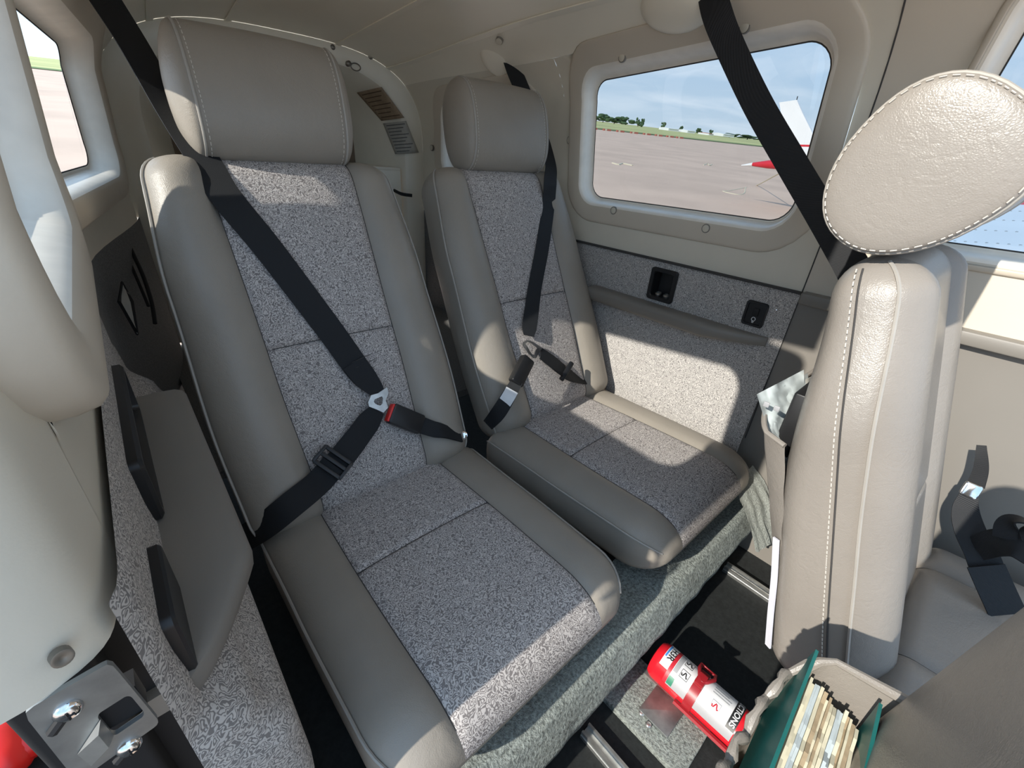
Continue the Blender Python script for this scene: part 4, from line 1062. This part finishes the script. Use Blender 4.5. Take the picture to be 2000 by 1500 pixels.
# cable hanging on the near rear wall
cb_ = thing('wall_cable', 'thin black cable loop hanging on the dark near rear panel', 'cable', aty(270, 560, 1.2))
def wl(u, v, o_=.012):
    r_ = ray(u, v); y = 1.2
    for _ in range(20):
        p = r_ * (y / r_.y); d_ = (XL(y, -.3) + o_) ; y = min(1.6, max(.95, y + (p.x - d_) * -2.0)) if False else y
    return p
MB().tube(spline([aty(214, 408, 1.50), aty(224, 432, 1.46), aty(243, 462, 1.40), aty(262, 500, 1.34), aty(280, 540, 1.28), aty(296, 590, 1.22), aty(303, 632, 1.18)], 6), .004, 8).build('cable', 'rubber', cb_)
MB().tube(spline([aty(222, 430, 1.455), aty(240, 480, 1.38), aty(268, 545, 1.28), aty(290, 598, 1.22)], 6), .003, 8).build('cable', 'rubber', cb_)
MB().tube(spline([aty(226, 408, 1.47), aty(224, 425, 1.45), aty(219, 436, 1.45)], 6), .006, 8).build('clip', 'rubber', cb_)
pl = MB(); 
P = [aty(238, 552, 1.14), aty(258, 590, 1.08), aty(268, 652, 1.0), aty(233, 590, 1.06)]
o_ = tag(MB().prism(P, V((.002, 0, 0))).build('placard', 'placard_grey', None, False), 'small framed placard on the dark near baggage panel', 'placard')
MB().tube(P, .003, 6, True).build('frame', 'rubber', o_)
# webbing on the floor beside the near seat
fw = tag(MB().ribbon(spline([V((.012, .36, -.80)), V((.018, .30, -.80)), V((.030, .22, -.805)), V((.045, .15, -.83)), V((.06, .10, -.86))], 6), [V((.5, -.2, .8))] * 25, .022, .003).build('floor_strap', 'webbing'), 'narrow black strap in the dark gap beside near rear seat', 'strap')
# ------------------------------------------------------------------ own wings
wg = thing('wing', 'white riveted wing with red tip seen through the front side window', 'wing', (3, -.2, -.5))
def wingz(x): return -.80 + .148 * (x - 1.2)
def wsec(x, y0, y1, th):
    out_ = []
    for i in range(17):
        t_ = i / 16; y = lerp(y0, y1, t_); out_.append(V((x, y, wingz(x) + th * (math.sqrt(max(0, t_)) * 1.5 * (1 - t_) - .0))))
    return out_ + [V((p.x, p.y, p.z - th * .9 * (1 - abs(2 * i / 16 - 1)) - .02)) for i, p in reversed(list(enumerate(out_)))]
def wloft(nm, secs, mat, root):
    vs_ = []; fs = []; k = len(secs[0])
    for s_ in secs: vs_ += s_
    for i in range(len(secs) - 1):
        for j in range(k): fs.append((i * k + j, i * k + (j + 1) % k, (i + 1) * k + (j + 1) % k, (i + 1) * k + j))
    fs += [tuple(range(k)), tuple((len(secs) - 1) * k + j for j in range(k))]
    o = mesh(nm, vs_, fs, mat, root); autos(o, 40); return o
wloft('skin', [wsec(x, -1.15, .55, .14) for x in (1.12, 2.2, 3.4, 4.7, 5.7)], 'wing_white', wg)
wloft('wing_tip', [wsec(5.7, -1.15, .55, .14), [p + V((0, 0, .03)) for p in wsec(5.95, -1.05, .50, .13)], [p + V((0, 0, .08)) for p in wsec(6.15, -.85, .40, .10)], [p + V((0, 0, .12)) for p in wsec(6.3, -.6, .2, .05)]], 'paint_red', wg)
rv = MB()
for x in [1.6 + .38 * k for k in range(11)]:
    for k in range(34):
        t_ = (k + .5) / 34; y = lerp(-1.15, .55, t_); z = wingz(x) + .14 * math.sqrt(t_) * 1.5 * (1 - t_)
        rv.lathe((x, y, z), (-.15, 0, 1), [(.008, -.002), (.008, .002), (.002, .004)], 6)
o_ = rv.build('rivets', 'aluminium', wg); o_['kind'] = 'stuff'
wn = thing('wing_walk', 'black non-slip wing walk outside the open door', 'wing', (-.5, 0, -.72))
MB().box((-.65, .1, -.66), .50, .9, .03, None, .01).build('walkway', 'floor_black', wn)
MB().tube([atz(8, 1512, -.625), atz(75, 1462, -.625), atz(95, 1440, -.625)], .002, 6).build('edge_wire', 'aluminium', wn)
rc = thing('red_cover', 'bright red padded cover rolled in two lobes on the wing walk', 'cover', atz(30, 1440, -.63))
for (u, v, r_, e_) in ((14, 1448, .030, 1.5), (62, 1425, .024, 1.35)):
    c = atz(u, v, -.60); vs_ = []; bm = bmesh.new(); bmesh.ops.create_uvsphere(bm, u_segments=20, v_segments=14, radius=1)
    for q in bm.verts:
        w_ = 1 + .08 * noise.noise(q.co * 2.5); q.co = c + V((q.co.x * r_ * w_, q.co.y * r_ * e_ * w_, q.co.z * r_ * w_))
    me = bpy.data.meshes.new('lobe'); bm.to_mesh(me); bm.free(); link('lobe', me, 'red_vinyl', rc)
# ------------------------------------------------------------------ outside: apron, field, trees, another aeroplane
def gpt(u, v):
    r_ = ray(u, v); return r_ * (-CAM_H / r_.dot(UP))
def gmat(p): M = G3.to_4x4(); M.translation = p; return M
def ground_quad(name, P, mat, lift, label, cat):
    o = mesh(name, [V(p) + UP * lift for p in P], [(0, 1, 2, 3)], mat, None, False); o['kind'] = 'structure'; o['label'] = label
    return o
O = -UP * CAM_H
struct(mesh('floor_apron', [O + GX * a * 700 + GY * b_ * 700 for a, b_ in ((-1, -1), (1, -1), (1, 1), (-1, 1))], [(0, 1, 2, 3)], 'tarmac', None, False), 'pale pinkish concrete apron outside')
g0 = gpt(1152, 251); g1 = gpt(1487, 287); gd = (g1 - g0).normalized(); gn = UP.cross(gd); gn = gn if gn.dot(g0) > 0 else -gn
struct(mesh('floor_field', [g0 - gd * 500 + UP * .05, g1 + gd * 500 + UP * .05, g1 + gd * 500 + gn * 500 + UP * .05, g0 - gd * 500 + gn * 500 + UP * .05], [(0, 1, 2, 3)], 'grass', None, False), 'dry yellow-green grass field beyond the apron')
h0 = gpt(1152, 249); 
struct(mesh('floor_verge', [g0 - gd * 500 + UP * .08, g1 + gd * 500 + UP * .08, g1 + gd * 500 + gn * 12 + UP * .08, g0 - gd * 500 + gn * 12 + UP * .08], [(0, 1, 2, 3)], 'grass_dark', None, False), 'darker grass verge along the apron edge')
for k_, u in enumerate((1158, 1185, 1211, 1238, 1263, 1286, 1308, 1327)):
    v = 251 + (u - 1152) * .105 + 1; p = gpt(u, v); s_ = .42 if k_ else .5
    bq = tag(MB().box(p + UP * .16, .9, .2, .16, (gd, gn, UP)).build('barrier', 'roof_red', None, False), 'low dull red barrier at the apron edge, ' + ['leftmost', 'second', 'third', 'fourth', 'fifth', 'sixth', 'seventh', 'rightmost'][k_] + ' in the row', 'barrier', 'barriers along the apron edge')
    MB().box(p + UP * .16 - gd * .3, .22, .21, .17, (gd, gn, UP)).build('pale_band', 'rope', bq, False)
def tree(u, v, w_px, h_px, label):
    d_ = 420.0 + (u * 7 % 5) * 26; r_ = ray(u, v); r_h = r_.length; base_ = r_ * (d_ / r_.dot((r_ - UP * r_.dot(UP)).normalized())); 
    pxm = r_h / d_ / 1.0; hgt = h_px / FPX * d_ * .9; wd = w_px / FPX * d_ * .9
    t_ = thing('tree', label, 'tree', base_, 'trees on the horizon')
    MB().tube([base_ - UP * 2, base_ + UP * hgt * .4], .35, 6).build('trunk', 'print_brown', t_)
    bm = bmesh.new(); rr = random.Random(int(u))
    for k in range(14):
        m_ = Matrix.Translation(base_ + UP * (hgt * rr.uniform(.0, .75)) + gd * (wd * rr.uniform(-.45, .45)) + gn * wd * rr.uniform(-.3, .3))
        q = bmesh.ops.create_icosphere(bm, subdivisions=2, radius=1, matrix=m_ @ Matrix.Diagonal((wd * rr.uniform(.14, .26),) * 2 + (hgt * rr.uniform(.14, .24), 1)))
        for vv in q['verts']: vv.co += vv.normal * 0 + V((rr.uniform(-1, 1), rr.uniform(-1, 1), rr.uniform(-1, 1))) * hgt * .04
    me = bpy.data.meshes.new('crown'); bm.to_mesh(me); bm.free(); link('crown', me, 'foliage', t_)
TREES = [(1165, 234, 22, 8, 'dark low tree clump at the left end of the horizon'), (1178, 236, 24, 12, 'broad dark tree left in the tree line'), (1200, 238, 26, 9, 'low tree in the middle of the left clump'), (1222, 241, 26, 11, 'rounded tree at the right of left clump'),
         (1246, 244, 8, 12, 'slender tall tree standing after the left clump'), (1254, 246, 7, 14, 'slimmest tall tree beside another slender tree'), (1295, 250, 8, 11, 'single small tree before the white sheds'), (1330, 255, 7, 9, 'tiny tree between the white sheds'),
         (1366, 259, 12, 8, 'low round tree right of the sheds'), (1389, 262, 9, 7, 'small dark tree beside the second shed group'), (1425, 266, 30, 5, 'long low hedge-like tree near the black strap'), (1460, 270, 34, 5, 'long low tree line touching the black strap')]
for a in TREES: tree(*a)
for k_, (u, v, w_, h_, lab_) in enumerate(((1306, 253, 30, 5, 'long white shed on the horizon right of the single tree'), (1340, 257, 22, 5, 'smaller white shed on the horizon beside the tiny tree'), (1412, 264, 34, 5, 'white hangar row on the horizon near the strap'), (1378, 262, 14, 4, 'red roofed hut between the sheds'))):
    d_ = 400; r_ = ray(u, v); p = r_ * (d_ / (r_ - UP * r_.dot(UP)).length); wd = w_ / r_.length * d_ * .5 * .8; hg = h_ / r_.length * d_ * .8
    b_ = thing('shed', lab_, 'building', p - UP * hg * .5, 'sheds on the horizon')
    MB().box(p + UP * 0, wd, 6, hg * .5, (gd, gn, UP)).build('wall', 'building_white', b_, False)
    MB().prism([p + UP * hg * .5 - gn * 6.5 - gd * wd, p + UP * hg * .8 - gd * wd, p + UP * hg * .5 + gn * 6.5 - gd * wd], gd * wd * 2).build('roof', 'roof_red' if k_ == 3 else 'building_white', b_, False)
# parked aeroplane's tail
XT = 15.0
tl_ = thing('parked_aeroplane', 'tail of a white and red parked aeroplane beyond the strap', 'aeroplane', atx(1545, 345, XT))
fin = [(1522, 200), (1556, 195), (1568, 222), (1592, 270), (1606, 300), (1640, 316), (1560, 322), (1545, 320), (1530, 250)]
MB().prism([atx(u, v, XT - .06) for u, v in fin], V((.12, 0, 0))).build('fin', 'paint_white', tl_, False)
MB().prism([atx(u, v, XT - .065) for u, v in ((1540, 282), (1602, 283), (1603, 287), (1541, 286))], V((.13, 0, 0))).build('red_line', 'paint_red', tl_, False)
ax_ = [atx(1448, 323, XT), atx(1470, 321, XT), atx(1500, 321, XT), atx(1580, 322, XT), atx(1680, 326, XT)]
MB().tube([ax_[1], ax_[2], ax_[3]], [.05, .11, .17], 12).build('tail_cone', 'paint_red', tl_)
MB().tube([ax_[0], ax_[1]], [.012, .05], 10).build('tail_light', 'paint_white', tl_)
MB().tube([ax_[3], ax_[4]], [.17, .45], 14).build('fuselage', 'paint_white', tl_)
MB().tube([atx(1556, 195, XT), atx(1558, 188, XT)], .012, 5).build('beacon', 'rubber', tl_)
for s_ in (1,): MB().box(atx(1565, 318, XT) + V((s_ * .95, 0, .05)), .85, .38, .04, None, .03).build('stabiliser', 'paint_white', tl_)
MB().tube([atx(1590, 300, XT) - V((0, .5, 0)), atx(1640, 330, XT) - V((0, 1.5, .9))], .06, 6).build('gear_leg', 'paint_white', tl_)
rp_ = [atx(1532, 333, XT - .2), gpt(1478, 362), gpt(1455, 367), gpt(1422, 373), gpt(1412, 374), gpt(1438, 380), gpt(1453, 378), gpt(1456, 366)]
tag(MB().tube(spline(rp_, 5), .022, 6).build('tie_down_rope', 'rope'), 'pale tie-down rope lying on apron below the parked tail', 'rope')
tag(MB().tube(spline([gpt(1196, 319), gpt(1208, 322), gpt(1216, 320), gpt(1235, 324)], 5), .05, 6).build('rope_scrap', 'rope'), 'pale rope scrap on the apron at left of the window', 'rope')
tag(MB().tube(spline([gpt(1374, 323), gpt(1382, 320), gpt(1386, 324), gpt(1390, 321)], 5), .04, 6).build('rope_scrap', 'rope'), 'pale rope scrap in the middle of the apron', 'rope')
